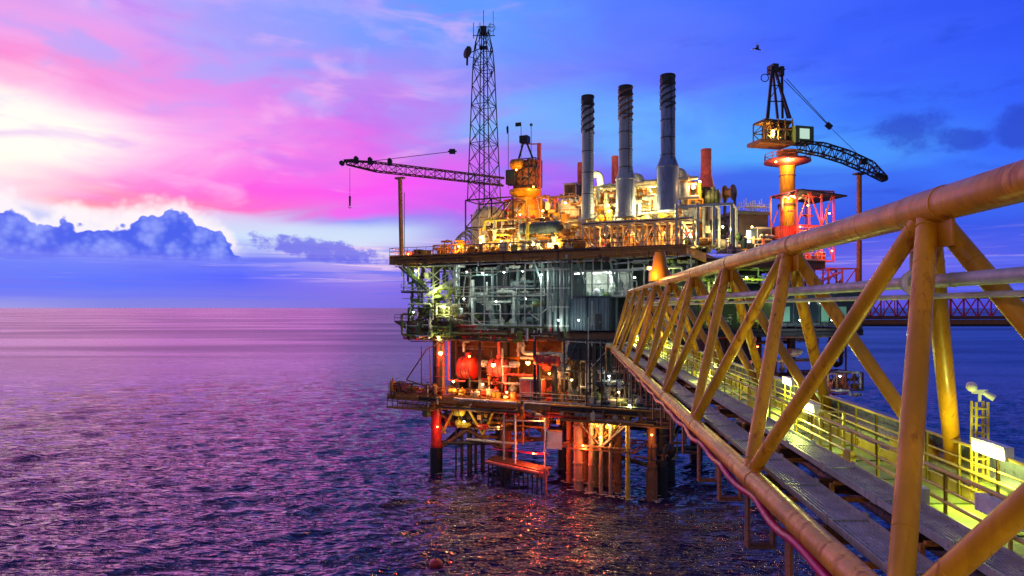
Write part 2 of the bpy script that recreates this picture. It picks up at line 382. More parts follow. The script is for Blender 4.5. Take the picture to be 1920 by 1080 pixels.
# ------------------------------------------------------------------ sea
def make_sea():
    dys = np.concatenate([[900000., 30000., 3000., 1600., 1000., 800.], np.linspace(700, 520, 20)[:-1], np.linspace(520, 12, 560), np.linspace(11.2, 2, 26), [1.2, .8, .6]])
    R = H*FPX/dys
    ang = np.concatenate([np.arange(-180, -44, 4.), np.linspace(-43, 43, 900), np.arange(46, 179, 4.)])
    A = np.radians(ang); nr, na = len(R), len(A)
    X = np.outer(R, np.sin(A)); Y = np.outer(R, np.cos(A))
    dr = np.abs(np.gradient(R))[:, None]
    Z = np.zeros_like(X); rng = np.random.RandomState(4)
    for k in range(80):
        lam = .5*(9/.5)**(rng.rand()); th = rng.randn()*.32 - .42
        if k % 5 == 0: th = rng.rand()*6.28
        amp = .0082*lam**.62 * (.55 + .9*rng.rand())
        if lam > 11: amp *= .55
        kk = 6.283/lam
        ph = kk*(X*math.sin(th) + Y*math.cos(th)) + rng.rand()*6.28 + 1.4*np.sin(kk*.13*(X*math.cos(th)-Y*math.sin(th)) + rng.rand()*6)
        s = np.sin(ph); s = 2*((s+1)/2)**2.6 - .7
        fade = np.clip((lam/(dr*2.2)-1)/1.5, 0, 1)
        Z += amp*fade*s*np.where(np.abs(np.degrees(np.arctan2(X, Y))) < 44, 1, 0)
    vs = np.stack([X, Y, Z], -1).reshape(-1, 3)
    i, j = np.meshgrid(np.arange(nr-1), np.arange(na), indexing='ij'); j2 = (j+1) % na
    f = np.stack([i*na+j, i*na+j2, (i+1)*na+j2, (i+1)*na+j], -1).reshape(-1, 4)[:, ::-1]
    me = bpy.data.meshes.new('sea'); me.vertices.add(len(vs)); me.vertices.foreach_set('co', vs.ravel().astype(np.float32))
    me.loops.add(f.size); me.loops.foreach_set('vertex_index', f.ravel().astype(np.int32))
    me.polygons.add(len(f)); me.polygons.foreach_set('loop_start', np.arange(0, f.size, 4, dtype=np.int32))
    me.polygons.foreach_set('loop_total', np.full(len(f), 4, dtype=np.int32))
    me.update(calc_edges=True); me.shade_smooth()
    o = bpy.data.objects.new('sea', me); COL.objects.link(o); o['kind'] = 'structure'
    m = bpy.data.materials.new('sea_water'); m.use_nodes = True; Q = NT(m.node_tree); b = m.node_tree.nodes['Principled BSDF']
    b.inputs['Base Color'].default_value = (.006, .004, .05, 1); b.inputs['IOR'].default_value = 1.7; b.inputs['Specular Tint'].default_value = (1, .76, 1, 1)  # specular tint puts magenta into the sea's reflections of the pale glow
    g = Q.new('ShaderNodeNewGeometry').outputs['Position']
    mp = Q.new('ShaderNodeMapping'); mp.inputs['Rotation'].default_value = (0, 0, -.45); mp.inputs['Scale'].default_value = (.28, 1.3, 1); Q.put(mp.inputs[0], g)
    n1 = Q.noise(mp.outputs[0], 1.2, 4, .55, .6); n2 = Q.noise(g, 5., 3, .6)
    ln = Q.new('ShaderNodeVectorMath', operation='LENGTH'); Q.put(ln.inputs[0], g)
    far = Q.mr(ln.outputs['Value'], 80, 520)
    mr_ = Q.new('ShaderNodeMapping'); mr_.inputs['Rotation'].default_value = (0, 0, -.12); mr_.inputs['Scale'].default_value = (.0022, .012, 1); Q.put(mr_.inputs[0], g)
    n5 = Q.noise(mr_.outputs[0], 1., 5, .6, .5)
    Q.put(b.inputs['Roughness'], Q.m('MULTIPLY', Q.mr(ln.outputs['Value'], 70, 450, .05, .34), Q.mr(n5, .38, .62, .78, 1.18)))
    bp = Q.new('ShaderNodeBump'); bp.inputs['Distance'].default_value = .16
    Q.put(bp.inputs['Strength'], Q.m('SUBTRACT', .85, Q.m('MULTIPLY', far, .6)))
    mq = Q.new('ShaderNodeMapping'); mq.inputs['Rotation'].default_value = (0, 0, -.62); mq.inputs['Scale'].default_value = (.11, .75, 1); Q.put(mq.inputs[0], g)
    n3 = Q.noise(mq.outputs[0], 1.0, 3, .5, 1.1)
    rid = Q.m('POWER', Q.m('SUBTRACT', 1., Q.m('ABSOLUTE', Q.m('SUBTRACT', Q.m('MULTIPLY', n3, 2.), 1.))), 5.)
    Q.put(bp.inputs['Height'], Q.m('ADD', Q.m('ADD', Q.m('MULTIPLY', n1, .75), Q.m('MULTIPLY', n2, .06)), Q.m('ADD', Q.m('MULTIPLY', rid, 1.9), Q.m('MULTIPLY', Q.noise(mq.outputs[0], .13, 4, .6, .6), Q.m('MULTIPLY', Q.mr(ln.outputs['Value'], 120, 500), 6.))))); Q.put(b.inputs['Normal'], bp.outputs[0])
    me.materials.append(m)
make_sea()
# ------------------------------------------------------------------ lamps
def lamp(pos, kind='warm', power=400, label='', group=None, size=.13, head=True, name='work_lamp', rad=.18):
    col = dict(warm=(1,.6,.22), yel=(1,.85,.38), white=(.8,1,.93), red=(1,.13,.04), orange=(1,.42,.1), lime=(.85,1,.25))[kind]
    em = dict(warm='l_warm', yel='l_yel', white='l_white', red='l_red', orange='l_orange', lime='l_yel')[kind]
    p = Vector(pos); t = thing(name, label, 'lamp', p, group)
    mb = MB(); mb.lathe(p+V(0,0,size*.55), [(size*.75,0),(size*1.1,.04),(size*.7,size*.5),(size*.3,size*.8)], 12)
    mb.cyl(p+V(0,0,size*1.2), p+V(0,0,size*2.4), size*.16, n=6); mk('housing', mb, M['dark'], t)
    mk('lens', MB().sph(p, size, 10), M[em], t)
    L = bpy.data.lights.new('lamp_light', 'POINT'); L.energy = power*(.36 if kind == 'white' else 1.); L.color = col; L.shadow_soft_size = rad
    o = bpy.data.objects.new('lamp_light', L); COL.objects.link(o); o.location = (0, 0, -size-rad-.05); o.parent = t
    return t
# ================================================================== BRIDGE
DX = 110/FPX                       # bridge runs along (DX, 1, 0)
bd = Vector((DX, 1, 0)).normalized(); bs = Vector((bd.y, -bd.x, 0))
def B(a, z, Y): return Vector((a + DX*Y, Y, H+z))
PAN = 7.3
TY = [11.45+PAN*k for k in range(-2, 9)]     # top nodes   -3.3 .. 69.7
NY = [8.75+PAN*k for k in range(-2, 9)]     # near bottom nodes
FY = [8.1+PAN*k for k in range(-2, 9)]      # far bottom nodes
TA, TZ, NA, NZ, FA, FZ = 6.0, 1.68, 4.2, -3.96, 8.7, -4.1
br = thing('truss_footbridge', 'long orange tubular steel truss footbridge running from the lower right to the platform', 'bridge', B(6.5, -4.2, 30))
chord = MB(); chord.cyl(B(TA,TZ,-6), B(TA,TZ,44.5), .275, n=28); chord.cyl(B(TA,TZ,44.5), B(TA,TZ,70), .17, n=16)
mk('top_chord', chord, M['orange'], br)
for y in TY[1:]:
    gc = MB()
    if y < 46:
        gc.cyl(B(TA,TZ,y-.55), B(TA,TZ,y+.55), .29, n=28)
        gc.box(B(TA,TZ-.42,y), bd*.75, bs*.02, V(0,0,.28))
    else: gc.cyl(B(TA,TZ,y-.3), B(TA,TZ,y+.3), .185, n=14)
    mk('node_sleeve', gc, M['orange'], br)
for a, z, r in ((NA,NZ,.235),(FA,FZ,.235)):
    c = MB(); c.cyl(B(a,z,-6), B(a,z,72), r, n=24)
    for y in (NY if a == NA else FY): c.cyl(B(a,z,y-.5), B(a,z,y+.5), r+.014, n=24)
    mk('bottom_chord', c, M['orange'], br)
def member(p, q, r):
    m = MB().cyl(p, q, r, n=18); d = (q-p).normalized(); 
    for c, s_ in ((p, 1), (q, -1)): m.ring(c+d*s_*.42, r+.004, .014, d, 18, 5); m.ring(c+d*s_*1.15, r+.001, .008, d, 18, 5)
    mk('brace', m, M['orange'], br)
for k in range(len(TY)):
    T = B(TA, TZ, TY[k])
    rr = .165
    member(B(NA,NZ,NY[k]), T, rr)
    if k > 0: pass
    if k+1 < len(NY): member(B(NA,NZ,NY[k+1]), T, rr*.93)
    member(B(FA,FZ,FY[k]), T, rr)
    if k+1 < len(FY): member(B(FA,FZ,FY[k+1]), T, rr)
for k in range(len(NY)):
    mk('floor_beam', MB().ibeam(B(NA,NZ-.1,NY[k]), B(FA,FZ-.1,FY[k]), .18, .32), M['brown'], br)
    if k+1 < len(NY): mk('floor_beam', MB().ibeam(B(NA,NZ-.1,NY[k]+PAN/2), B(FA,FZ-.1,FY[k]+PAN/2), .16, .28), M['brown'], br)
# walkway
wz = -3.92
w = MB(); w.box((B(6.35,wz,-5)+B(8.0,wz,70))/2, bs*.82, (B(0,0,70)-B(0,0,-5))/2, V(0,0,.035)); mk('walkway', w, M['deckgreen'], br)
kp = MB()
for a in (6.28, 8.05): kp.box((B(a,wz+.12,-5)+B(a,wz+.12,70))/2, bs*.015, (B(0,0,70)-B(0,0,-5))/2, V(0,0,.15))
mk('kick_plate', kp, M['yellow'], br)
for a in (6.32, 8.0):
    r = MB(); r.rail([B(a, wz+.03, y) for y in np.arange(-5, 71, 1.27)], 1.12, 1.27, .03, toe=False); [r.cyl(B(a,wz+hh,-5), B(a,wz+hh,70), .022, n=6) for hh in (.3,.85)]; mk('handrail', r, M['yellow'], br)
# solid lit side panels inside the far handrail
for y in np.arange(4, 68, 1.9):
    if int(y*10) % 3 == 1: mk('side_panel', MB().box(B(8.06, wz+.42, y+.95), bs*.012, bd*.9, V(0,0,.28)), M['yellow'], br)
mk('outer_duct', MB().box((B(8.5,-3.05,-5)+B(8.5,-3.05,70))/2, bs*.05, (B(0,0,70)-B(0,0,-5))/2, V(0,0,.2)).box((B(8.36,-2.84,-5)+B(8.36,-2.84,70))/2, bs*.1, (B(0,0,70)-B(0,0,-5))/2, V(0,0,.015)), M['tray'], br)
# cable trays on the near side
def tray(a0, a1, z, y0, y1, name):
    m = MB(); d = B(0,0,y1)-B(0,0,y0); c = (B(a0,z,y0)+B(a1,z,y1))/2; hw = (a1-a0)/2
    n = int((y1-y0)/2.4)
    for i in range(n):          # separate lengths of tray with lips
        ya, yb = y0+(y1-y0)*i/n, y0+(y1-y0)*(i+1)/n-.015
        for aa in (a0, a1): m.beam(B(aa,z+.03,ya), B(aa,z+.03,yb), .018, .13)
        m.box((B(a0,z,ya)+B(a1,z,yb))/2, bs*(hw-.01), (B(0,0,yb)-B(0,0,ya))/2, V(0,0,.012))
        for j in range(9): m.box((B(a0+hw*2*(j+1)/10,z+.02,ya)+B(a0+hw*2*(j+1)/10,z+.02,yb))/2, bs*.008, (B(0,0,yb)-B(0,0,ya))/2, V(0,0,.01))
        m.beam(B(a0+.01,z+.035,ya+.06), B(a1-.01,z+.035,ya+.06), .05, .02)
        for aa in (a0, a1): m.beam(B(aa,z+.05,ya+.02), B(aa,z+.05,ya+.22), .03, .19)
    return m
mk('cable_tray', tray(4.62, 5.36, -3.86, -5, 69, ''), M['galv'], br, )
mk('cable_tray', tray(5.5, 6.16, -3.5, -5, 69, ''), M['galv'], br)
for y in np.arange(-4, 69, 3.65):
    sup = MB()
    sup.beam(B(4.5,-4.0,y), B(6.25,-4.0,y), .09, .09); sup.beam(B(5.45,-4.0,y), B(5.45,-3.66,y), .07, .07)
    sup.beam(B(5.5,-3.66,y), B(6.2,-3.66,y), .07, .07); sup.beam(B(4.55,-4.05,y), B(4.55,-4.9,y), .07, .07)
    sup.beam(B(4.55,-4.9,y), B(6.2,-4.9,y), .07, .07)
    mk('tray_support', sup, M['ochre'], br)
for a, z, r, m in ((8.62,-3.45,.21,'galv'),(8.55,-3.05,.09,'pale'),(6.9,-4.5,.16,'tray'),(7.5,-4.55,.13,'pale')):
    mk('pipe', MB().cyl(B(a,z,-6), B(a,z,71), r, n=16), M[m], br)
# clad pipe high inside the truss
cp = MB()
y = -6.
while y < 66:
    cp.cyl(B(6.02,.44,y), B(6.02,.44,y+2.38), .11, n=18); cp.cyl(B(6.02,.44,y+2.3), B(6.02,.44,y+2.4), .118, n=18); y += 2.4
cp2 = MB().cyl(B(6.3,.2,-6), B(6.3,.2,66), .05, n=10)
mk('clad_pipe', cp, M['clad'], br); mk('thin_pipe', cp2, M['pale'], br)
for y in TY:
    ub = MB(); ub.ring(B(6.02,.44,y+.6), .18, .025, bd, 16); ub.beam(B(6.02,.6,y+.6), B(6.02,1.4,y+.6), .05)
    mk('pipe_hanger', ub, M['pale'], br)
# hangers below the near chord with the magenta hose
for i, y in enumerate(np.arange(7.0, 66, 3.1)):
    hg = MB(); L = 1.5 if i % 2 == 0 else 1.75
    for dy in (-.0, ):
        hg.beam(B(NA+.02,NZ-.28,y), B(NA+.02,NZ-L,y), .06, .3, bd); hg.beam(B(NA+.62,NZ-.28,y), B(NA+.62,NZ-L,y), .06, .3, bd)
    hg.beam(B(NA-.02,NZ-L+.03,y), B(NA+.66,NZ-L+.03,y), .3, .06)
    mk('hanger_frame', hg, M['rustcol' if i % 3 else 'brown'], br)
hose = MB(); pts = []
for y in np.arange(-5, 70, .55): pts.append(B(NA-.05+.04*math.sin(y*1.3), NZ-.32-.14*abs(math.sin(y*math.pi/3.1)), y))
hose.pipe(pts, .09, 10); mk('hose', hose, M['magenta'], br)
hs = MB().cyl(B(NA+.35,NZ-.5,-5), B(NA+.35,NZ-.5,70), .07, n=10); mk('pipe', hs, M['magenta'], br)
# portal plate at the far end
eb = MB()
pt = MB(); pt.pipe([B(NA,NZ,70), B(NA-.3,NZ+.1,71.8), B(NA-.2,NZ-1.0,73), B(NA-.1,NZ-2.8,73.2)], .28, 14); mk('end_elbow', pt, M['green'], br)
# bracket on the far brace, and orange cowl at the chord's end
lamp(B(TA-.9,TZ+.9,44.2),'orange',160,'small orange glowing lamp at the cowl on the end of the thick top chord')
bk = MB(); bk.ring(B(6.03,.44,11.9), .2, .05, bd, 16); bk.box(B(6.1,.44,11.85), bs*.16, bd*.04, V(0,0,.16)); mk('clamp', bk, M['white'], br)
cw = MB().lathe(B(TA-.1,TZ+.1,45.2), [(.75,0),(.72,.5),(.5,1.0),(.42,1.6),(.3,1.9)], 16); mk('end_cowl', cw, M['orange'], br)
# ladder post with camera head on the walkway
lp = thing('lamp_post', 'short yellow lattice post with a small lamp head standing at the far handrail', 'post', B(8.15,wz,13.6))
m = MB(); p0, p1 = B(8.15,wz,13.6), B(8.15,wz+2.05,13.6)
for s1 in (-1,1):
    for s2 in (-1,1): m.beam(p0+bs*.11*s1+bd*.08*s2, p1+bs*.11*s1+bd*.08*s2, .035)
for i in range(12):
    z = .1+i*.165; m.beam(p0+bs*.11+bd*.08+V(0,0,z), p0-bs*.11+bd*.08+V(0,0,z), .03); m.beam(p0+bs*.11-bd*.08+V(0,0,z), p0-bs*.11-bd*.08+V(0,0,z), .03)
mk('post', m, M['yellow'], lp)
m = MB(); m.cyl(p1, p1+V(0,0,.18), .03, n=8); m.box(p1+V(0,0,.2), bs*.13, bd*.05, V(0,0,.04)); m.sph(p1+V(-.16,0,.3), .1, 12); m.cyl(p1+V(.05,0,.2), p1+V(.22,-.1,.08), .05, .07, n=10)
mk('lamp_head', m, M['white'], lp)
# tube light fittings: one lit on the far rail, one unlit on the near rail, more further on
def tube_fit(pos, lit, label, power, group='bridge walkway light fittings', ln=.48):
    t = thing('tube_light', label, 'light fitting', pos, group); p = Vector(pos)
    m = MB(); m.box(p+V(0,0,.13), bs*.09, bd*(ln+.03), V(0,0,.03)); m.box(p+bd*(ln+.02), bs*.08, bd*.025, V(0,0,.1)); m.box(p-bd*(ln+.02), bs*.08, bd*.025, V(0,0,.1))
    mk('housing', m, M['white'], t)
    mk('tube', MB().box(p, bs*.07, bd*ln, V(0,0,.1)), M['l_tube' if lit else 'white'], t)
    if lit:
        L = bpy.data.lights.new('tube_glow', 'POINT'); L.energy = power*.4; L.color = (.85, 1, .18); L.shadow_soft_size = .12
        o = bpy.data.objects.new('tube_glow', L); COL.objects.link(o); o.location = (-.35, 0, -.25); o.parent = t
    br_ = MB().beam(p+V(0,0,-.1)-bd*.2, p+V(0,0,-.55)-bd*.2, .04); mk('bracket', br_, M['yellow'], t)
tube_fit(B(8.02,-2.72,13.0), True, 'bright white lit tube light on the far handrail beside the short yellow lattice post', 260)
tube_fit(B(6.25,-2.98,9.9), False, 'unlit pale box light on the near handrail close to the lower right brace', 0)
tube_fit(B(6.6,-2.95,5.2), True, 'lit tube light nearest the viewer, at the lower right corner of the footbridge', 200)
for i, y in enumerate((18.5, 25, 32, 40, 49, 58, 66)):
    tube_fit(B(8.0 if i % 2 else 6.5, -2.72, y), True, ['first','second','third','fourth','fifth','sixth','last'][i]+' tube light along the footbridge walkway after the lattice post, counting towards the platform', 260+i*50)
# cabinets and a hydrant on the walkway (photo: pale boxes and yellow frames)
cb = thing('valve_cabinet', 'yellow framed valve cabinet on the walkway near the lower right corner', 'cabinet', B(6.9,wz,9.6))
m = MB()
for s1 in (0,.55):
    for s2 in (0,.5): m.beam(B(6.75+s1,wz,9.4+s2), B(6.75+s1,wz+.7,9.4+s2), .06)
for z in (.35,.7): m.beam(B(6.75,wz+z,9.4), B(7.3,wz+z,9.4), .06); m.beam(B(6.75,wz+z,9.9), B(7.3,wz+z,9.9), .06); m.beam(B(6.75,wz+z,9.4), B(6.75,wz+z,9.9), .06)
mk('frame', m, M['yellow'], cb)
m = MB(); m.box(B(7.02,wz+.5,9.65), bs*.2, bd*.18, V(0,0,.16)); mk('box', m, M['green'], cb)
m = MB(); m.ring(B(7.02,wz+.5,9.42), .11, .02, bd, 14); mk('handwheel', m, M['red'], cb)
ld = thing('gate_frame', 'pale yellow barred gate frame across the walkway beyond the middle brace', 'gate', B(6.4,wz,17.5))
m = MB()
for a in (6.4,7.0): m.beam(B(a,wz,17.5), B(a,wz+1.25,17.5), .06)
for z in np.arange(.15,1.3,.22): m.beam(B(6.4,wz+z,17.5), B(7.0,wz+z,17.5), .04)
mk('bars', m, M['yellow'], ld)
# pipes, brackets and floor bars that break up the walkway
for j, y in enumerate(np.arange(4, 66, .95)):
    if j % 2 == 0 and j < 90: mk('floor_bar', MB().beam(B(6.36,wz+.045,y), B(7.96,wz+.045,y), .05, .03), M['green'], br)
for a, z, r, mt_ in ((6.2,-3.62,.05,'pale'),(6.2,-3.45,.035,'yellow'),(8.2,-3.5,.07,'deckgreen'),(8.2,-3.72,.05,'pale')):
    mk('conduit', MB().cyl(B(a,z,-5), B(a,z,70), r, n=10), M[mt_], br)
for j, y in enumerate((8.2,12.1,15.2,19.4,23.6,28.8,34.4)):
    t = thing('junction_box', ['first','second','third','fourth','fifth','sixth','seventh'][j]+' small pale junction box on the near walkway handrail, counting away from the viewer', 'box', B(6.22,wz+.5,y), 'junction boxes along the near handrail')
    p = B(6.22,wz+.62,y); m = MB(); m.box(p, bs*.06, bd*.16, V(0,0,.13)); m.box(p-bs*.065, bs*.012, bd*.13, V(0,0,.1)); mk('box', m, M['pale' if j % 2 else 'yellow'], t)
    mk('gland_pipe', MB().pipe([p-V(0,0,.12), p-V(0,0,.3), p-V(0,0,.3)+bd*.9], .022, 6), M['dark'], t)
# two unseen floodlights added behind the viewer to brighten the near bridge steel
def flood(pos, to, col, power, label):
    t = thing('added_flood_light', label, 'lamp', pos); p = Vector(pos); d = (Vector(to)-p).normalized()
    mk('pole', MB().cyl((p.x,p.y,H-6), p-V(0,0,.2), .05, n=8), M['dark'], t)
    mk('housing', MB().cyl(p-d*.25, p, .08, .2, n=14), M['dark'], t); mk('lens', MB().cyl(p, p+d*.02, .18, n=14), M['l_yel'], t)
    L = bpy.data.lights.new('added_flood_beam', 'SPOT'); L.energy = power; L.color = col; L.spot_size = math.radians(120); L.spot_blend = .8; L.shadow_soft_size = .2
    o = bpy.data.objects.new('added_flood_beam', L); COL.objects.link(o); o.parent = t
    o.location = d*.06; o.rotation_euler = (-d).to_track_quat('Z','Y').to_euler()
flood((-2.5,-3.5,H+2.5), (7,14,H-1), (1,.6,.16), 1150, 'added unseen floodlight on a pole behind the viewer on the left')
flood((2.2,-2.5,H-4.6), (7,18,H-2), (1,.75,.15), 350, 'added unseen low floodlight on a pole behind the viewer under the bridge chord')
# ================================================================== PLATFORM FRAME
class Frame:
    def __init__(s, o, ang):
        s.o = Vector((o[0], o[1], 0)); a = math.radians(ang)
        s.u = Vector((math.cos(a), math.sin(a), 0)); s.v = Vector((-math.sin(a), math.cos(a), 0))
    def P(s, u, v, z): return s.o + s.u*u + s.v*v + V(0,0,z)
    def ux(s, px, v):
        k = (px-960)/FPX; b = s.o + s.v*v
        return (k*b.y - b.x)/(s.u.x - k*s.u.y)
    def F(s, px, py, v):                      # the point on the plane v under sight line px, py
        p = s.P(s.ux(px, v), v, 0); p.z = H + (HORY-py)/FPX*p.y; return p
    def box(s, mb, px0, px1, py0, py1, v, d):  # px/py bounds measured at depth v; d = thickness backwards
        a, b = s.F(px0, (py0+py1)/2, v), s.F(px1, (py0+py1)/2, v)
        ym = (a.y+b.y)/2; z1 = H+(HORY-py0)/FPX*ym; z0 = H+(HORY-py1)/FPX*ym
        c = (a+b)/2 + s.v*d/2; c.z = (z0+z1)/2
        mb.box(c, s.u*((b-a).dot(s.u))/2, s.v*d/2, V(0,0,(z1-z0)/2)); return c, (b-a).dot(s.u), z1-z0
    def bx(s, mb, u0, u1, v0, v1, z0, z1):
        return mb.box(s.P((u0+u1)/2,(v0+v1)/2,(z0+z1)/2), s.u*(u1-u0)/2, s.v*(v1-v0)/2, V(0,0,(z1-z0)/2))
L = Frame((16.9, 80), -25.1)         # left (process) side
R = Frame((18.5, 89), 14)            # right (utility) side
UW = -37.7
ZT, ZM, ZL = 30.2, 20.0, 11.0         # top, middle, lower deck levels
PF = thing('oil_platform', 'large multi level offshore platform standing on legs in the sea', 'platform', (4, 90, 0))
def part(n, m, mt, par=None): return mk(n, m, M[mt] if isinstance(mt, str) else mt, par or PF)
# decks
def deck(fr, u0, u1, v0, v1, z, t, top, edge, nm='deck'):
    m = MB(); fr.bx(m, u0, u1, v0, v1, z-.12, z); d = part(nm, m, top)
    g = MB()
    for a, b in (((u0,v0),(u1,v0)),((u0,v1),(u1,v1)),((u0,v0),(u0,v1)),((u1,v0),(u1,v1))):
        g.ibeam(fr.P(*a, z-.13-t/2), fr.P(*b, z-.13-t/2), .35, t)
    part('edge_girder', g, edge)
    g = MB(); n = int((u1-u0)/3)
    for i in range(1, n): g.ibeam(fr.P(u0+(u1-u0)*i/n, v0+.2, z-.16-t*.35), fr.P(u0+(u1-u0)*i/n, v1-.2, z-.16-t*.35), .22, t*.7)
    for j in range(1, 4): g.ibeam(fr.P(u0+.2, v0+(v1-v0)*j/4, z-.18-t*.4), fr.P(u1-.2, v0+(v1-v0)*j/4, z-.18-t*.4), .24, t*.75)
    part('deck_joists', g, 'dark')
deck(L, UW, 3.5, 0, 30, ZT, 1.0, 'ochre', 'ochre', 'top_deck')
deck(L, -30.5, 3.5, 2.5, 30, ZM, .8, 'dark', 'brown', 'middle_deck')
deck(L, -37.2, 1.5, 0.5, 30, ZL, .8, 'ochre', 'ochre', 'lower_deck')
deck(R, 0, 26, 0, 26, ZT-.6, 1.0, 'dark', 'brown', 'top_deck')
deck(R, 0, 30.5, -2, 24, 20.0, .7, 'dark', 'dark', 'middle_deck')
deck(R, 2, 27, 0, 22, 11.6, .7, 'dark', 'brown', 'lower_deck')
# sub-cellar deck
m = MB(); L.bx(m, -33, -19, 3, 18, 6.4, 6.55); part('cellar_deck', m, 'brown')
# legs
legs = []
def leg(fr, u, v, r, mt, z1=ZT-1.2, mt2='black'):
    m = MB(); m.cyl(fr.P(u,v,-4), fr.P(u,v,ZL-.9), r, n=20)
    for z in (4.0, 6.5, ZL-1.2): m.cyl(fr.P(u,v,z-.15), fr.P(u,v,z+.15), r+.12, n=20)
    part('leg', m, mt); m = MB(); m.cyl(fr.P(u,v,ZL), fr.P(u,v,z1), r*.7, n=16); part('upper_leg', m, 'dark')
    b = MB(); b.cyl(fr.P(u,v,-4), fr.P(u,v,3.6), r+.16, n=20); part('splash_sleeve', b, mt2)
uL = L.ux(818, 2); u2 = L.ux(930, 3); u3 = L.ux(1222, 1.5)
leg(L, uL, 2, .72, 'red'); leg(L, u2, 6, .8, 'rustcol'); leg(L, u3, 1.5, .52, 'rustcol', mt2='rustcol')
leg(L, L.ux(1240,4), 4, .6, 'dark'); leg(L, -14, 26, .8, 'dark'); leg(L, -33, 26, .8, 'dark'); leg(L, 0, 26, .8, 'dark'); leg(L, -16, 12, .8, 'brown')
for u, v in ((3,2),(22,2),(3,20),(22,20)): leg(R, u, v, .8, 'brown')
# bracing between the legs near the water and between decks
def brace(p, q, r, mt='brown'): part('leg_brace', MB().cyl(p, q, r, n=12), mt)
P = L.P
brace(P(uL,2,8.5), P(u2,6,3.0), .28, 'brown'); brace(P(uL,2,3.2), P(u2,6,9.5), .28, 'brown'); brace(P(uL,2,4.2), P(u2,6,4.2), .3, 'dark')
brace(P(u2,6,9.6), P(-16,12,3), .3, 'brown'); brace(P(-16,12,3.5), P(u3,1.5,9.6), .3, 'brown'); brace(P(uL,2,3), P(-33,26,9), .3, 'dark')
brace(P(u2,6,4.4), P(-16,12,4.4), .28, 'rustcol'); brace(P(-16,12,4.0), P(u3,1.5,4.0), .28, 'dark'); brace(P(u3,1.5,3), P(0,26,9.5), .3, 'dark')
brace(P(-33,26,4), P(-14,26,4), .3, 'dark'); brace(P(-14,26,4), P(0,26,4), .3, 'dark'); brace(P(-33,26,9), P(-14,26,4), .3, 'dark')
brace(R.P(3,2,4), R.P(22,2,4), .3, 'dark'); brace(R.P(3,2,10.5), R.P(22,2,4), .3, 'dark')
# yellow knee braces below the left lower deck
for (a, b) in (((830,812,3),(858,752,1)), ((835,812,3),(800,752,1)), ((905,815,4),(870,752,1)), ((905,815,4),(935,752,2))):
    brace(L.F(*a), L.F(*b), .17, 'yellow')
# knee braces of the top deck overhang
for px in (775, 850, 1010, 1090, 1150):
    u = L.ux(px, 2); m = MB(); m.cyl(P(u,.4,ZT-1.2), P(u,3.4,ZT-4.6), .16, n=10); m.cyl(P(u,3.4,ZT-1.2), P(u,3.4,ZM), .2, n=12); part('column', m, 'teal')
for px in (745,): pass
for u in (-30, -24, -16, -8, -2):
    m = MB(); m.beam(P(u,1.2,ZL), P(u,1.2,ZM-1), .38, .38); part('column', m, 'dark')
# railings round the decks
m = MB(); m.rail([P(UW,18,ZT), P(UW,.05,ZT), P(L.ux(870,0),.05,ZT)], 1.15, 1.5, .035); part('railing', m, 'orange')
m = MB(); m.rail([P(L.ux(870,0),.05,ZT), P(3.4,.05,ZT), P(3.4,9,ZT)], 1.15, 1.5, .03); part('railing', m, 'brown')
m = MB(); m.rail([P(-30.5,14,ZM), P(-30.5,2.55,ZM), P(-22,2.55,ZM)], 1.15, 1.5, .035); part('railing', m, 'pale')
m = MB(); m.rail([P(L.ux(1160,2.5),2.55,ZM), P(3.4,2.55,ZM)], 1.15, 1.5, .03); part('railing', m, 'teal')
m = MB(); m.rail([P(-38.2,6,ZL), P(-38.2,.55,ZL), P(-22,.55,ZL)], 1.1, 1.5, .035); part('railing', m, 'ochre')
m = MB(); m.rail([P(L.ux(975,.5),.55,ZL), P(1.4,.55,ZL)], 1.1, 1.5, .03); part('railing', m, 'pale')
m = MB(); m.rail([R.P(0,.05,ZT-.6), R.P(26,.05,ZT-.6), R.P(26,10,ZT-.6)], 1.15, 1.5, .03); part('railing', m, 'pale')
m = MB(); m.rail([R.P(0,-1.95,20), R.P(30.4,-1.95,20), R.P(30.4,10,20)], 1.1, 1.5, .03); part('railing', m, 'dark')
# hung skirt at the left end of the lower deck
m = MB(); m.rail([P(-38.2,.2,ZL-2.0), P(-30.5,.2,ZL-2.0)], 1.6, .9, .06, toe=True); m.abox(0,0,0,0,0,0) if False else None
L.bx(m, -38.3, -31, .1, 3.5, ZL-2.15, ZL-2.0); part('hanging_walkway', m, 'ochre')
m = MB(); L.bx(m, -38.3, -27, .3, 4.5, ZL-.9, ZL-.1); part('end_girder', m, 'ochre')
# middle deck left cantilever (dark wedge)
m = MB()
a = [L.F(738,603,1), L.F(862,608,1), L.F(862,622,1), L.F(800,626,1), L.F(762,618,1)]
bk_ = [q + L.v*7 for q in a]; n_ = len(a)
m.add(a+bk_, [tuple(range(n_)), tuple(range(2*n_-1, n_-1, -1))] + [(i, n_+i, n_+(i+1) % n_, (i+1) % n_) for i in range(n_)])
part('cantilever_floor', m, 'brown')
m = MB(); m.rail([L.F(740,603,1), L.F(850,606,1)], 1.0, 1.0, .035); part('railing', m, 'brown')
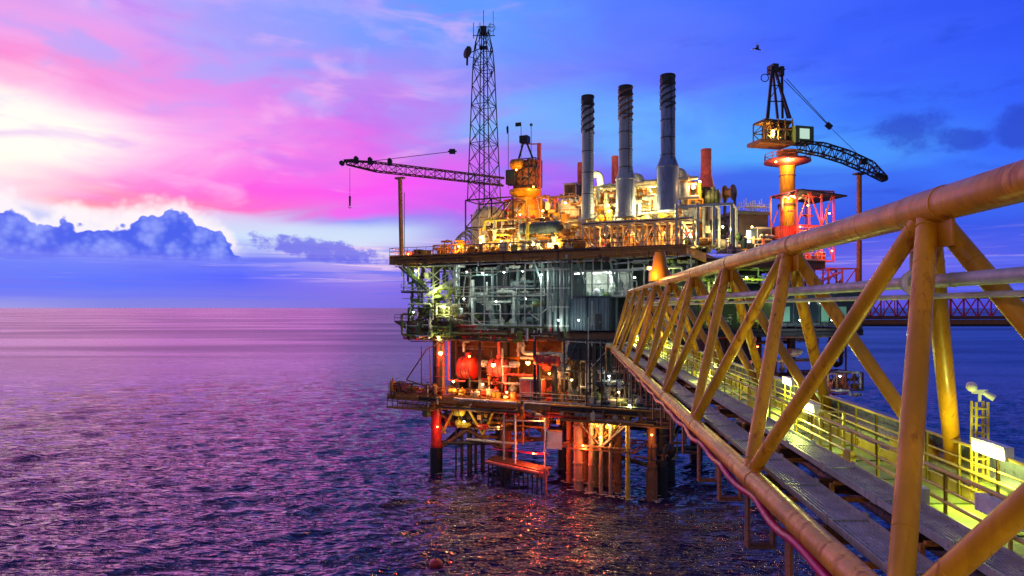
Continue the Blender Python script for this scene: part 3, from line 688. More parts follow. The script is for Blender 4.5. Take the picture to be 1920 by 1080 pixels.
# back walls that close the view between decks (fire walls)
m = MB(); L.bx(m, L.ux(852,9.6), 3, 9.6, 9.9, ZM, ZT-1.1); part('fire_wall', m, 'wall')
m = MB(); L.bx(m, L.ux(845,8.6), L.ux(1058,8.6), 8.6, 8.9, ZL, ZM-.9); part('fire_wall', m, 'rustcol')
m = MB(); L.bx(m, L.ux(1060,8.6), 1, 8.6, 8.9, ZL, ZM-.9); part('fire_wall', m, 'dark')
m = MB(); L.bx(m, 1.5, 3, 3, 20, ZL, ZM-.9); part('fire_wall', m, 'dark')
m = MB(); R.bx(m, 1, 22, 9, 9.3, 12, 29); part('fire_wall', m, 'wall')

# ================================================================== clutter builders
def pipework(fr, t, box, n, seed, mats, rmin=.06, rmax=.2, name='pipe'):
    """pipe runs with elbows, flanges and risers inside box=(u0,u1,v0,v1,z0,z1)"""
    rg = random.Random(seed); u0,u1,v0,v1,z0,z1 = box
    for i in range(n):
        r = rg.uniform(rmin, rmax); m = MB(); v = rg.uniform(v0, v1)
        pts = []; u = rg.uniform(u0, u1); z = rg.choice((z0, z1, rg.uniform(z0, z1)))
        pts.append((u, v, z))
        for k in range(rg.randint(2, 5)):
            ax = rg.choice('uzuzv')
            if ax == 'u': u = min(u1, max(u0, u + rg.choice((-1,1))*rg.uniform(1.2, (u1-u0)*.45)))
            elif ax == 'z': z = min(z1, max(z0, z + rg.choice((-1,1))*rg.uniform(.6, (z1-z0)*.8)))
            else: v = min(v1, max(v0, v + rg.choice((-1,1))*rg.uniform(.4, max(.5, (v1-v0)*.5))))
            q = (u, v, z)
            if (Vector(q)-Vector(pts[-1])).length > .5: pts.append(q)
        if len(pts) < 2: continue
        W = [fr.P(*q) for q in pts]; m.pipe(W, r, 8)
        for a, b in zip(W, W[1:]):
            d = (b-a).normalized()
            if (b-a).length > 1.4:
                c = a.lerp(b, rg.uniform(.3,.7)); m.cyl(c-d*.05, c+d*.05, r*1.7, n=10); m.cyl(c+d*.12, c+d*.2, r*1.7, n=10)
        mk(name, m, M[rg.choice(mats)], t)
def framework(fr, t, box, nu, nz, mt='teal', r=.1, diag=True, name='frame'):
    u0,u1,v0,v1,z0,z1 = box; m = MB()
    for v in (v0, v1):
        for i in range(nu+1):
            u = u0+(u1-u0)*i/nu; m.beam(fr.P(u,v,z0), fr.P(u,v,z1), r*1.6, r*1.6)
            if i < nu and diag:
                for j in range(nz):
                    za, zb = z0+(z1-z0)*j/nz, z0+(z1-z0)*(j+1)/nz; ub = u0+(u1-u0)*(i+1)/nu
                    if (i+j) % 2: m.beam(fr.P(u,v,za), fr.P(ub,v,zb), r)
                    else: m.beam(fr.P(u,v,zb), fr.P(ub,v,za), r)
        for j in range(nz+1):
            z = z0+(z1-z0)*j/nz; m.beam(fr.P(u0,v,z), fr.P(u1,v,z), r*1.4, r*1.4)
    for i in range(nu+1):
        u = u0+(u1-u0)*i/nu
        for j in range(nz+1):
            z = z0+(z1-z0)*j/nz; m.beam(fr.P(u,v0,z), fr.P(u,v1,z), r)
    mk(name, m, M[mt], t)
def gear(fr, t, box, n, seed, mats, smin=.35, smax=1.0):
    """small equipment: drums, valves with handwheels, boxes, domes, motors"""
    rg = random.Random(seed); u0,u1,v0,v1,z0,z1 = box
    for i in range(n):
        u, v, z = rg.uniform(u0,u1), rg.uniform(v0,v1), rg.choice((z0, z0, rg.uniform(z0, z1)))
        s = rg.uniform(smin, smax); p = fr.P(u,v,z); k = rg.randint(0, 5); m = MB(); nm = 'drum'
        if k == 0: m.tank(p, p+V(0,0,s*1.9), s*.5, 14); m.cyl(p+V(0,0,s*1.85), p+V(0,0,s*2.3), s*.12, n=8)
        elif k == 1: m.tank(p+V(0,0,s*.5)-fr.u*s*.9, p+V(0,0,s*.5)+fr.u*s*.9, s*.42, 14); m.beam(p-fr.u*s*.5, p-fr.u*s*.5+V(0,0,s*.3), .12, s*.5); m.beam(p+fr.u*s*.5, p+fr.u*s*.5+V(0,0,s*.3), .12, s*.5); nm = 'vessel'
        elif k == 2:
            m.cyl(p, p+V(0,0,s*.9), s*.1, n=8); m.sph(p+V(0,0,s*.9), s*.26, 10); m.ring(p+V(0,0,s*1.4), s*.34, s*.05, (0,0,1), 14)
            m.cyl(p+V(0,0,s*.9), p+V(0,0,s*1.4), s*.05, n=6); m.beam(p+V(-s*.34,0,s*1.4), p+V(s*.34,0,s*1.4), s*.05); nm = 'valve'
        elif k == 3:
            m.box(p+V(0,0,s*.6), fr.u*s*.45, fr.v*s*.3, V(0,0,s*.55)); m.box(p+V(0,0,s*1.19), fr.u*s*.5, fr.v*s*.35, V(0,0,s*.03))
            m.box(p+V(0,0,s*.6)-fr.v*s*.31, fr.u*s*.36, fr.v*s*.012, V(0,0,s*.45)); m.cyl(p+V(0,0,s*1.2), p+V(0,0,s*1.6), s*.06, n=6); nm = 'panel_box'
        elif k == 4: m.sph(p+V(0,0,s*.75), s*.62, 14); m.cyl(p, p+V(0,0,s*.3), s*.3, n=10); m.cyl(p+V(0,0,s*1.3), p+V(0,0,s*1.6), s*.1, n=8); nm = 'round_vessel'
        else: m.lathe(p+V(0,0,s*.4)-fr.u*s*.8, [(s*.2,0),(s*.38,.05),(s*.38,s*.9),(s*.3,s*.95),(s*.3,s*1.3),(s*.1,s*1.35),(s*.1,s*1.6)], 12, fr.u); m.beam(p-fr.u*s*.6, p+fr.u*s*.2+V(0,0,.04), s*.5, s*.12); nm = 'motor'
        mk(nm, m, M[rg.choice(mats)], t)
def zone(fr, name, label, cat, px0, px1, v0, v1, z0, z1):
    u0, u1 = fr.ux(px0, v0), fr.ux(px1, v0); t = thing(name, label, cat, fr.P((u0+u1)/2, (v0+v1)/2, z0)); return t, (u0,u1,v0,v1,z0,z1)
PM, WM = ['pale','cream','galv'], ['cream','pale','ochre','yellow']

# ================================================================== TOP DECK
# lattice tower
tb = L.F(906, 478, 5); tw = thing('lattice_tower', 'tall slender dark lattice radio tower with antennas at its top', 'tower', (tb.x, tb.y, ZT))
Yt = tb.y; zt = lambda py: H+(HORY-py)/FPX*Yt
ub0, ub1 = L.ux(873, 3), L.ux(962, 3)
framework(L, tw, (ub0, (ub0+ub1)/2+.4, 3, 7, ZT, zt(378)), 1, 2, 'dark', .13, name='base_frame')
framework(L, tw, ((ub0+ub1)/2+.4, ub1, 3, 7, ZT, zt(378)), 1, 2, 'brown', .12, name='base_frame')
c0 = L.F(908, 378, 5); c1 = V(c0.x-.1, c0.y, zt(55)); hw = 1.72
m = MB()
def tp(t, i, j):
    w = hw + (1.05-hw)*t/.86 if t < .86 else 1.05-(t-.86)*4.2
    return c0.lerp(c1, t) + L.u*w*i + L.v*w*j
cs = ((-1,-1),(1,-1),(1,1),(-1,1))
NB = 9
for c in cs:
    for k in range(NB): m.cyl(tp(k/NB,*c), tp((k+1)/NB,*c), .085, n=6)
mk('mast_legs', m, M['dark'], tw)
m = MB()
for k in range(NB):
    for q in range(4):
        a, b = cs[q], cs[(q+1) % 4]
        m.cyl(tp(k/NB,*a), tp((k+.5)/NB, (a[0]+b[0])/2, (a[1]+b[1])/2), .05, n=5); m.cyl(tp(k/NB,*b), tp((k+.5)/NB, (a[0]+b[0])/2, (a[1]+b[1])/2), .05, n=5)
        m.cyl(tp((k+1)/NB,*a), tp((k+.5)/NB, (a[0]+b[0])/2, (a[1]+b[1])/2), .05, n=5); m.cyl(tp((k+1)/NB,*b), tp((k+.5)/NB, (a[0]+b[0])/2, (a[1]+b[1])/2), .05, n=5)
        if k % 2: m.cyl(tp(k/NB,*a), tp(k/NB,*b), .05, n=5)
mk('mast_bracing', m, M['dark'], tw)
m = MB(); m.beam(c0, c1, .3, .16); 
for k in range(70): z = c0.z + (c1.z-c0.z)*k/70; m.beam(V(c0.x-.2,c0.y-.1,z), V(c0.x+.2,c0.y-.1,z), .03)
mk('cable_ladder', m, M['black'], tw)
m = MB(); m.cyl(c1-V(0,0,1), c1+V(0,0,2.6), .05, n=6); m.cyl(c1+V(1.35,0,-.8), c1+V(1.35,0,2.5), .035, n=6)
m.beam(c1+V(-1.5,0,-.9), c1+V(1.6,0,-.9), .09); m.beam(c1+V(-.9,0,.3), c1+V(1.3,0,.3), .08); m.box(c1+V(0,0,-.2), (.42,0,0), (0,.42,0), (0,0,.5)); m.box(c1+V(0,0,-2.6), (.6,0,0), (0,.6,0), (0,0,.06))
for q in (-1.4,-.5,.9): m.cyl(c1+V(q,0,-1.3), c1+V(q,0,.9), .05, n=6)
m.ring(c1+V(1.1,0,.2), .5, .04, (0,1,0), 14)
for q, zz_, w_ in ((-1.1,-2.2,.5),(1.0,-3.1,.45),(-1.2,-4.6,.4),(1.1,-6.2,.4)): m.box(c1+V(q,0,zz_), (.09,0,0), (0,.15,0), (0,0,w_)); m.beam(c1+V(q,0,zz_), c1+V(0,0,zz_), .07)
mk('antenna', m, M['black'], tw)
dh = V(c0.x-2.1, c0.y, zt(100))
m = MB(); m.lathe(dh, [(.02,0),(.5,.08),(.85,.3),(.87,.33),(.8,.36)], 16, (-.7,-.7,.1)); m.beam(dh, V(c0.x-.7,c0.y,zt(92)), .1); m.beam(dh+V(0,0,-.5), V(c0.x-.7,c0.y,zt(112)), .07)
mk('dish', m, M['black'], tw)
m = MB(); m.beam(V(c0.x-2.3,c0.y,zt(88)), V(c0.x-2.4,c0.y,zt(122)), .5, .25); mk('panel_antenna', m, M['black'], tw)

# left crane : machinery house + long flat boom to the left
cv = 9; bp0, bp1 = L.F(945, 341, cv), L.F(645, 306, -1)
cr = thing('pedestal_crane', 'orange deck crane with its long dark boom pointing left over the sea', 'crane', L.F(985, 470, cv))
pz = L.F(985, 372, cv)
mk('pedestal', MB().cyl(V(pz.x,pz.y,ZT), pz, 1.0, 1.25, n=20), M['orange'], cr)
m = MB(); m.lathe(pz, [(1.3,0),(2.3,.7),(2.35,1.1),(1.8,1.2)], 20); mk('slew_ring', m, M['orange'], cr)
m = MB(); L.box(m, 962, 1000, 300, 352, cv-.8, 2.6); L.box(m, 985, 1004, 312, 345, cv-1.2, .5); mk('machine_house', m, M['rustcol'], cr)
framework(L, cr, (L.ux(964,cv-1.3), L.ux(1004,cv-1.3), cv-1.3, cv+1, L.F(980,352,cv).z, L.F(980,302,cv).z), 3, 3, 'dark', .09, name='cage')
m = MB(); q = L.F(968, 308, cv-1.2); m.tank(q-L.u*.9, q+L.u*1.1, .75, 16); mk('winch_drum', m, M['orange'], cr)
m = MB(); L.box(m, 948, 966, 318, 345, cv-1.5, 1.5); mk('cab', m, M['dark'], cr)
m = MB(); L.box(m, 950, 964, 321, 333, cv-1.56, .05); mk('cab_window', m, M['glass'], cr)
m = MB()
for px in (972, 1000): m.cyl(L.F(px,300,cv), L.F(984,258,cv), .14, n=8); m.cyl(L.F(px,300,cv+2), L.F(984,258,cv+1), .12, n=8)
m.box(L.F(984,262,cv+.5), L.u*.6, L.v*.6, V(0,0,.5)); mk('a_frame', m, M['black'], cr)
m = MB(); L.box(m, 1007, 1013, 268, 372, cv, .4); m.beam(L.F(984,270,cv), L.F(1010,270,cv), .15); m.beam(L.F(990,300,cv), L.F(1010,300,cv), .2); m.beam(L.F(990,330,cv), L.F(1010,320,cv), .15); mk('mast', m, M['coral'], cr)
m = MB(); knee = bp1.lerp(bp0, .30)
m.truss(bp0, bp0.lerp(bp1, .8), .9, 1.1, 1.3, 1.25, 13, .085, (0,1,0), .05); m.truss(bp0.lerp(bp1, .8), bp1+V(.4,0,.1), 1.3, 1.25, .5, .6, 4, .1, (0,1,0), .06)
mk('boom', m, M['brown'], cr)
m = MB(); m.cyl(bp1+V(-.3,-.3,0), bp1+V(-.3,.3,0), .35, n=16); m.box(bp1+V(.9,0,.35), (.9,0,.05), (0,.3,0), (0,0,.2)); mk('boom_head', m, M['black'], cr)
for q in (L.F(668,301,-.5), L.F(694,303,-.3), L.F(731,305,0)): mk('sheave_bracket', MB().box(q, (.3,0,0), (0,.3,0), (0,0,.4)).cyl(q+V(0,-.35,.3), q+V(0,.35,.3), .3, n=12), M['black'], cr)
m = MB(); m.cyl(L.F(690,303,0), L.F(848,284,2), .045, n=6); m.cyl(L.F(656,315,-1), L.F(656,372,-1), .03, n=6); mk('cable', m, M['black'], cr)
m = MB(); m.cyl(L.F(656,368,-1), L.F(656,386,-1), .16, .12, n=8); m.ring(L.F(656,388,-1), .16, .05, (0,1,0), 12, arc=.7); mk('hook', m, M['black'], cr)
m = MB(); q = L.F(848,284,2); m.box(q, (.4,0,0), (0,.3,0), (0,0,.3)); m.cyl(q-V(.6,0,.0), q+V(.6,0,0), .12, n=8); mk('sheave_block', m, M['black'], cr)
q = L.F(952, 480, .6); 
rp = thing('boom_rest', 'tall slim orange brown post at the left corner of the top deck', 'post', L.F(751, 488, .5))
m = MB(); a, b = L.F(753,488,.5), L.F(750,334,.5); m.cyl(a, b, .3, n=16); m.box(b, L.u*.7, L.v*.3, V(0,0,.12)); mk('post', m, M['ochre'], rp)
m = MB()
for i in range(24): z = a.z+.6+i*.38; m.beam(V(a.x+.38,a.y-.2,z), V(a.x+.38,a.y+.2,z), .035)
m.beam(V(a.x+.38,a.y-.2,a.z), V(a.x+.38,a.y-.2,a.z+9.5), .04); m.beam(V(a.x+.38,a.y+.2,a.z), V(a.x+.38,a.y+.2,a.z+9.5), .04); mk('ladder', m, M['dark'], rp)
# small masts with wind sock / flags
for i, (px, y0, y1, w, lb) in enumerate(((953,275,238,.25,'thin pole with a small wind vane left of the orange crane'),(977,262,232,.75,'thin pole with a small dark flag above the orange crane'),(996,262,234,.3,'thin pole with a small round lamp above the orange crane'))):
    p = L.F(px, y0, cv); q = L.F(px, y1, cv); t = thing('antenna_pole', lb, 'pole', p, None)
    mk('pole', MB().cyl(V(p.x,p.y,p.z-(3.2 if i else 6)), q, .045, n=6), M['black'], t)
    m = MB()
    if i == 1: m.box(q+V(-.4,0,-.1), (.42,0,.04), (0,.02,.0), (0,0,.28))
    elif i == 0: m.box(q+V(-.12,0,-.4), (.12,0,.2), (0,.04,0), (-.05,0,.5))
    else: m.sph(q, .22, 10)
    mk(('vane','flag','lamp_head')[i], m, M['black'], t)

# exhaust stacks
def stack(px, ytop, ybot, v, wpx, yfl, wfl, label, ms, strakes, ystr):
    p = L.F(px, ybot, v); Y = p.y; zz = lambda py: H+(HORY-py)/FPX*Y; r = wpx/2/FPX*Y; rf = wfl/2/FPX*Y
    t = thing('exhaust_stack', label, 'chimney', p, 'tall exhaust stacks'); z0 = zz(ybot); zf = zz(yfl); z1 = zz(ytop); b = V(p.x,p.y,0)
    m = MB(); m.lathe(b, [(rf,z0),(rf,zf-.9),(rf+.06,zf-.85),(rf+.06,zf-.7),(rf,zf-.65),(r*1.02,zf+.6),(r,zf+.7),(r,z1),(r*.8,z1),(r*.8,z1-.5)], 28); mk('flue', m, M[ms], t)
    g = MB()
    for k in range(5): z = zf+.7+(z1-zf-.7)*k/4.6; g.ring(V(p.x,p.y,z), r+.02, .05, n=24)
    g.ring(V(p.x,p.y,z1), r+.02, .08, n=24); mk('band', g, M['dark'], t)
    if strakes:
        s = MB(); zs = zz(ystr)
        for h in range(3):
            pts = []; s = MB()
            for k in range(60):
                q = k/59; an = h*2.094 + q*6.283*1.6; pts.append(V(p.x+math.cos(an)*(r+.1), p.y+math.sin(an)*(r+.1), zs+(z1-.2-zs)*q))
            for a_, c_ in zip(pts, pts[1:]): s.beam(a_, c_, .05, .22)
            mk('helical_strake', s, M['dark' if strakes == 1 else 'rustcol'], t)
    mk('soot_cap', MB().lathe(b, [(r+.012,z1-1.3),(r+.02,z1-1.25),(r+.02,z1-.1),(r+.012,z1-.05)], 28), M['dark'], t)
    s = MB(); x = p.x+r*.5
    for sx in (-.22,.22): s.beam(V(x+sx,p.y-r-.18,z0), V(x+sx,p.y-r-.18,z1-.5), .05)
    z = z0
    while z < z1-.6: s.beam(V(x-.22,p.y-r-.18,z), V(x+.22,p.y-r-.18,z), .03); z += .4
    mk('ladder', s, M['dark'], t); return t
stack(1102, 181, 412, 3.6, 22, 375, 24, 'shortest of the three tall exhaust stacks, nearest the orange crane', 'stackg', 1, 250)
stack(1173, 163, 408, 4.0, 25, 325, 36, 'middle one of the three tall grey exhaust stacks, widening at its foot', 'stackg', 2, 225)
stack(1252, 142, 396, 4.2, 26, 302, 40, 'tallest exhaust stack, blue grey, with a wide sleeve at its foot', 'stack', 1, 205)
def rstack(px, w, y0, y1, v, label, flare):
    p = L.F(px, y1, v); Y = p.y; zz = lambda py: H+(HORY-py)/FPX*Y; r = w/2/FPX*Y
    m = MB(); b = V(p.x,p.y,0)
    pr = [(r*1.5 if flare else r, zz(y1)),(r*1.5 if flare else r, zz(y1)+.2),(r*1.05,zz(y1)+1.6),(r,zz(y1)+1.7),(r*1.06,zz(y1)+1.75),(r*1.06,zz(y1)+1.9),(r,zz(y1)+1.95),(r,zz(y0)),(r*.85,zz(y0)),(r*.85,zz(y0)-.4)]
    t = thing('red_funnel', label, 'chimney', p, 'short red funnels'); mk('funnel', m.lathe(b, pr, 22), M['coral'], t)
    mk('support', MB().cyl(V(p.x,p.y,ZT), V(p.x,p.y,zz(y1)+.02), r*.9, n=14), M['dark'], t)
rstack(1088, 11, 305, 345, 16, 'smallest red funnel, half hidden behind the leftmost grey stack', False)
rstack(1153, 13, 293, 350, 16, 'slim red funnel between the two left grey stacks', False)
rstack(1324, 20, 280, 352, 12, 'widest red funnel, flared at its foot, right of the tallest grey stack', True)

# equipment on top deck, left to right
t, b = zone(L, 'pump_skid', 'low orange pump skid right of the boom rest post on the top deck', 'machinery', 812, 868, 2, 6, ZT, ZT+2.4)
framework(L, t, (b[0],b[1],2,5,ZT,ZT+1.5), 4, 1, 'orange', .09); pipework(L, t, (b[0],b[1],2,5,ZT+.2,ZT+2.0), 14, 3, ['orange','coral','ochre'], .07, .18); gear(L, t, (b[0],b[1],2.2,5,ZT,ZT+1.5), 10, 5, ['orange','ochre','cream','coral'], .35, .8)
for i, (px, v, w, h, mt, lb) in enumerate(((785,2,.5,.9,'dark','small dark locker on the left end of the top deck'),(797,2.5,.7,.8,'yellow','small yellow box beside the small dark locker on the top deck'),(770,3,.5,.7,'coral','small red box just right of the boom rest post'))):
    m = MB(); p = P(L.ux(px,v), v, ZT); m.box(p+V(0,0,h/2), L.u*w, L.v*.5, V(0,0,h/2)); m.box(p+V(0,0,h+.04), L.u*(w+.06), L.v*.56, V(0,0,.04)); m.box(p+V(0,0,h/2)-L.v*.52, L.u*w*.8, L.v*.02, V(0,0,h*.38))
    solo('locker', m, M[mt], lb, 'locker', p)
t, b = zone(L, 'cooler_coil', 'round coiled cooler behind the tower base at the left of the top deck', 'machinery', 853, 880, 8, 12, ZT, ZT+4)
for k in range(5): mk('coil', MB().ring(P((b[0]+b[1])/2+k*.25-.6, 9, ZT+2.1+.2*k), 1.3+.1*(k % 2), .13, L.v, 24), M['pale'], t)
mk('stand', MB().beam(P((b[0]+b[1])/2,9,ZT), P((b[0]+b[1])/2,9,ZT+1), 1.2, 1.2), M['dark'], t)
# big round vessels (cream, lit)
def dome(px, py, v, rpx, mt, label, ht=1.0):
    p = L.F(px, py, v); r = rpx/FPX*p.y; base = V(p.x,p.y,ZT); t = thing('storage_vessel', label, 'tank', base)
    zc = p.z; m = MB()
    prof = [(r*.96, .35), (r, .5), (r, max(.6, zc-ZT))] + [(r*math.cos(a_), max(.6, zc-ZT)+r*.75*ht*math.sin(a_)) for a_ in (.25,.5,.75,1.0,1.25,1.5)]
    mk('shell', m.lathe(base, prof, 26), M[mt], t)
    g = MB()
    for z in (.55, max(.7, zc-ZT)*.5, max(.6, zc-ZT)): g.ring(base+V(0,0,z), r+.03, .06, n=26)
    g.rail([base+V(r*.5*math.cos(q), r*.5*math.sin(q), max(.6, zc-ZT)+r*.62*ht) for q in np.linspace(0,6.283,9)], .9, .9, .03, toe=False)
    mk('bands', g, M['ochre'], t)
    for k in range(6): mk('foot', MB().beam(base+V(math.cos(k*1.05)*r*.8, math.sin(k*1.05)*r*.8, 0), base+V(math.cos(k*1.05)*r*.8, math.sin(k*1.05)*r*.8, .5), .2), M['dark'], t)
    g = MB(); 
    for k in range(5):
        q = -2.6+k*.5; g.pipe([base+V(math.cos(q)*(r+.14), math.sin(q)*(r+.14), .2), base+V(math.cos(q)*(r+.14), math.sin(q)*(r+.14), zc-ZT), base+V(math.cos(q)*r*.6, math.sin(q)*r*.6, zc-ZT+r*.9*ht)], .07, 8)
    mk('feed_pipes', g, M['pale'], t); return t
dome(918, 412, 9, 34, 'cream', 'cream domed vessel behind the tower base frame')
dome(990, 398, 11, 42, 'orange', 'big orange topped domed vessel below the orange crane')
dome(1066, 398, 12, 34, 'cream', 'pale pinkish domed vessel left of the shortest grey stack')
# horizontal tanks and drums
def htank(fr, px0, px1, py, v, rpx, mt, label, legs=True, z0=None, name='horizontal_tank'):
    a, b_ = fr.F(px0, py, v), fr.F(px1, py, v); r = rpx/FPX*(a.y+b_.y)/2; b_.z = a.z = (a.z+b_.z)/2
    t = thing(name, label, 'tank', V((a.x+b_.x)/2,(a.y+b_.y)/2, a.z-r))
    mk('shell', MB().tank(a, b_, r, 22), M[mt], t); d = (b_-a).normalized(); g = MB()
    for k in (.15,.4,.65,.85): mk('band', MB().ring(a.lerp(b_,k), r+.02, .05, d, 22), M['dark'], t)
    g = MB(); c = a.lerp(b_,.5); g.cyl(c+V(0,0,r*.9), c+V(0,0,r*1.3), r*.22, n=10); g.cyl(c+V(0,0,r*1.25), c+V(0,0,r*1.32), r*.32, n=10); mk('manway', g, M[mt], t)
    if legs:
        zb = z0 if z0 is not None else a.z-r*1.7
        for k in (.2,.8):
            q = a.lerp(b_,k); mk('saddle', MB().box(V(q.x,q.y,(zb+q.z-r*.6)/2), d*.15, V(-d.y,d.x,0)*r*.7, V(0,0,max(.05,(q.z-r*.6-zb)/2))), M['dark'], t)
    return t
htank(L, 975, 1055, 428, 3.5, 13, 'wall', 'dark grey horizontal tank slung low across the front of the domed vessels', z0=ZT)
htank(L, 1322, 1352, 372, 10, 16, 'green', 'dark green drum on the top deck right of the widest red funnel', z0=ZT)
m = MB(); p = L.F(1368, 362, 10); t = thing('cable_reel', 'dark red round reel at the right end of the top deck beside the green drum', 'reel', V(p.x,p.y,ZT))
m.lathe(p-L.u*.6, [(1.0,0),(1.0,.12),(.6,.14),(.6,1.06),(1.0,1.08),(1.0,1.2)], 24, L.u+L.v*-.3); mk('spool', m, M['brown'], t)
mk('stand', MB().beam(V(p.x-.6,p.y,ZT), p-L.u*.6, .3).beam(V(p.x+.6,p.y,ZT), p+L.u*.6, .3), M['dark'], t)
# module blocks between the stacks
def module(fr, px0, px1, py0, py1, v, d, mt, label, cat='module', name='equipment_module', trim='pale', z0=None, doors=1, roof=True):
    m = MB(); c, w, h = fr.box(m, px0, px1, py0, py1, v, d)
    base = V(c.x, c.y, c.z-h/2); t = thing(name, label, cat, base); mk('body', m, M[mt], t)
    if roof:
        m = MB(); m.box(c+V(0,0,h/2+.08), fr.u*(w/2+.12), fr.v*(d/2+.12), V(0,0,.07)); mk('roof', m, M[trim], t)
    m = MB(); f = c - fr.v*(d/2+.02); n = max(1, int(w/1.2))
    for i in range(n+1): m.box(f+fr.u*(-w/2+w*i/n), fr.u*.04, fr.v*.03, V(0,0,h/2))
    for z in (-h/2+.06, h/2-.06): m.box(f+V(0,0,z)-fr.v*.01, fr.u*(w/2+.04), fr.v*.04, V(0,0,.05))
    mk('ribs', m, M[trim], t)
    for i in range(doors):
        x = -w/2+w*(i+.5)/doors; m = MB(); hh = min(h*.4, 1.0); m.box(f+fr.u*x+V(0,0,-h/2+hh+.1)-fr.v*.02, fr.u*min(.42,w*.2), fr.v*.03, V(0,0,hh)); dd = mk('door', m, M['dark'], t)
        m = MB(); m.box(f+fr.u*(x+.25)+V(0,0,-h/2+hh+.1)-fr.v*.08, fr.u*.04, fr.v*.03, V(0,0,.12)); mk('handle', m, M['galv'], dd)
    if z0 is not None:
        for s in (-.9,.9): mk('foot', MB().beam(V(c.x,c.y,z0)+fr.u*w/2*s, V(c.x,c.y,c.z-h/2)+fr.u*w/2*s, .25), M['dark'], t)
    return t
module(L, 1112, 1150, 352, 400, 12, 4, 'cream', 'cream turbine hood behind the shortest grey stack', z0=ZT)
module(L, 1186, 1206, 345, 402, 13, 4, 'orange', 'narrow orange module right behind the middle grey stack', z0=ZT)
module(L, 1210, 1236, 352, 398, 11, 3, 'yellow', 'yellow module between the middle and the tallest stacks', z0=ZT)
module(L, 1272, 1290, 330, 372, 11, 3, 'teal', 'grey green box tight against the right of the tallest stack', z0=ZT)
module(L, 1290, 1310, 350, 384, 9, 2.5, 'ochre', 'ochre module just right of the tallest stack foot', z0=ZT)
module(L, 1058, 1080, 345, 378, 14, 3, 'brown', 'open brown frame module left of the smallest red funnel', z0=ZT)
for i,(px,py) in enumerate(((1163,395),(1188,397),(1232,392))):
    module(L, px, px+13, py-18, py+8, 5.5, 1.5, 'pale', ['small pale cabinet at the foot of the middle stack, left side','small pale cabinet at the foot of the middle stack, right side','small pale cabinet in front of the tallest stack'][i], 'cabinet', 'control_cabinet', 'cream', z0=ZT)
module(L, 884, 962, 402, 478, 13, 3, 'cream', 'wide cream block behind the tower foot and the cream domed vessel', trim='ochre')
module(L, 964, 1040, 388, 476, 15, 3, 'ochre', 'ochre block behind the orange topped vessel', trim='cream')
module(L, 1042, 1096, 382, 474, 15.5, 3, 'cream', 'cream block behind the pinkish domed vessel', trim='ochre')
module(L, 1098, 1180, 372, 468, 10, 3, 'brown', 'brown block behind the left part of the zigzag truss', trim='ochre')
module(L, 1182, 1262, 378, 466, 10, 3, 'cream', 'cream block behind the middle part of the zigzag truss', trim='ochre')
module(L, 1264, 1330, 384, 464, 10, 3, 'ochre', 'ochre block behind the grey portal frames', trim='brown')
t, b = zone(L, 'valve_manifold', 'tall packed manifold of small tanks and round vessels in front of the cream blocks', 'machinery', 900, 1092, 3, 6.5, ZT, ZT+5)
gear(L, t, (b[0],b[1],3,7,ZT+.2,ZT+4.4), 60, 222, ['cream','ochre','yellow','orange','pale','cream'], .5, 1.2)
framework(L, t, (b[0],b[1],3,7,ZT,ZT+3.6), 7, 2, 'ochre', .07)
t, b = zone(L, 'stack_manifold', 'packed small tanks and cabinets between the feet of the tall stacks', 'machinery', 1112, 1300, 6, 9, ZT+3.4, ZT+7)
gear(L, t, (b[0],b[1],5.5,9,ZT+3.5,ZT+7.6), 50, 223, ['cream','pale','yellow','ochre','galv'], .5, 1.2)
# raised truss walkway along the front, pale zigzag
t, b = zone(L, 'truss_walkway', 'pale zigzag truss frame along the front of the top deck below the stacks', 'structure', 1092, 1300, 1, 3.2, ZT, ZT+3)
framework(L, t, (b[0], b[1], 1.0, 3.4, ZT, L.F(1200,418,1).z), 9, 1, 'cream', .13, name='truss')
m = MB(); zt2 = L.F(1200,418,1).z+.15; L.bx(m, b[0], b[1], .8, 7, zt2, zt2+.12); mk('floor_grating', m, M['brown'], t)
m = MB(); m.rail([P(b[0],.85,zt2+.12), P(b[1],.85,zt2+.12)], 1.1, 1.6, .035); mk('railing', m, M['pale'], t)
# portal frames at the right end of the top deck
t, b = zone(L, 'portal_frame', 'tall grey portal frames over dark equipment at the right end of the top deck', 'frame', 1268, 1385, .6, 5, ZT, ZT+6)
m = MB()
for px, yt in ((1268,382),(1308,382),(1338,382),(1372,382)):
    u = L.ux(px,.8); zt3 = L.F(px,yt,.8).z; m.beam(P(u,.8,ZT), P(u,.8,zt3), .28, .28); m.beam(P(u,5,ZT), P(u,5,zt3), .25, .25); m.beam(P(u,.8,zt3), P(u,5,zt3), .2)
m.beam(P(L.ux(1268,.8),.8,zt3), P(L.ux(1372,.8),.8,zt3), .25, .3); mk('frame', m, M['pale'], t)
for q_ in ((1278,430,1300,460),(1275,460,1300,425)): mk('brace', MB().beam(L.F(q_[0],q_[1],.9), L.F(q_[2],q_[3],.9), .16), M['cream'], t)
gear(L, t, (b[0]+1,b[1],2,9,ZT,ZT+3), 16, 12, ['green','dark','ochre','cream','wall'], .6, 1.3)
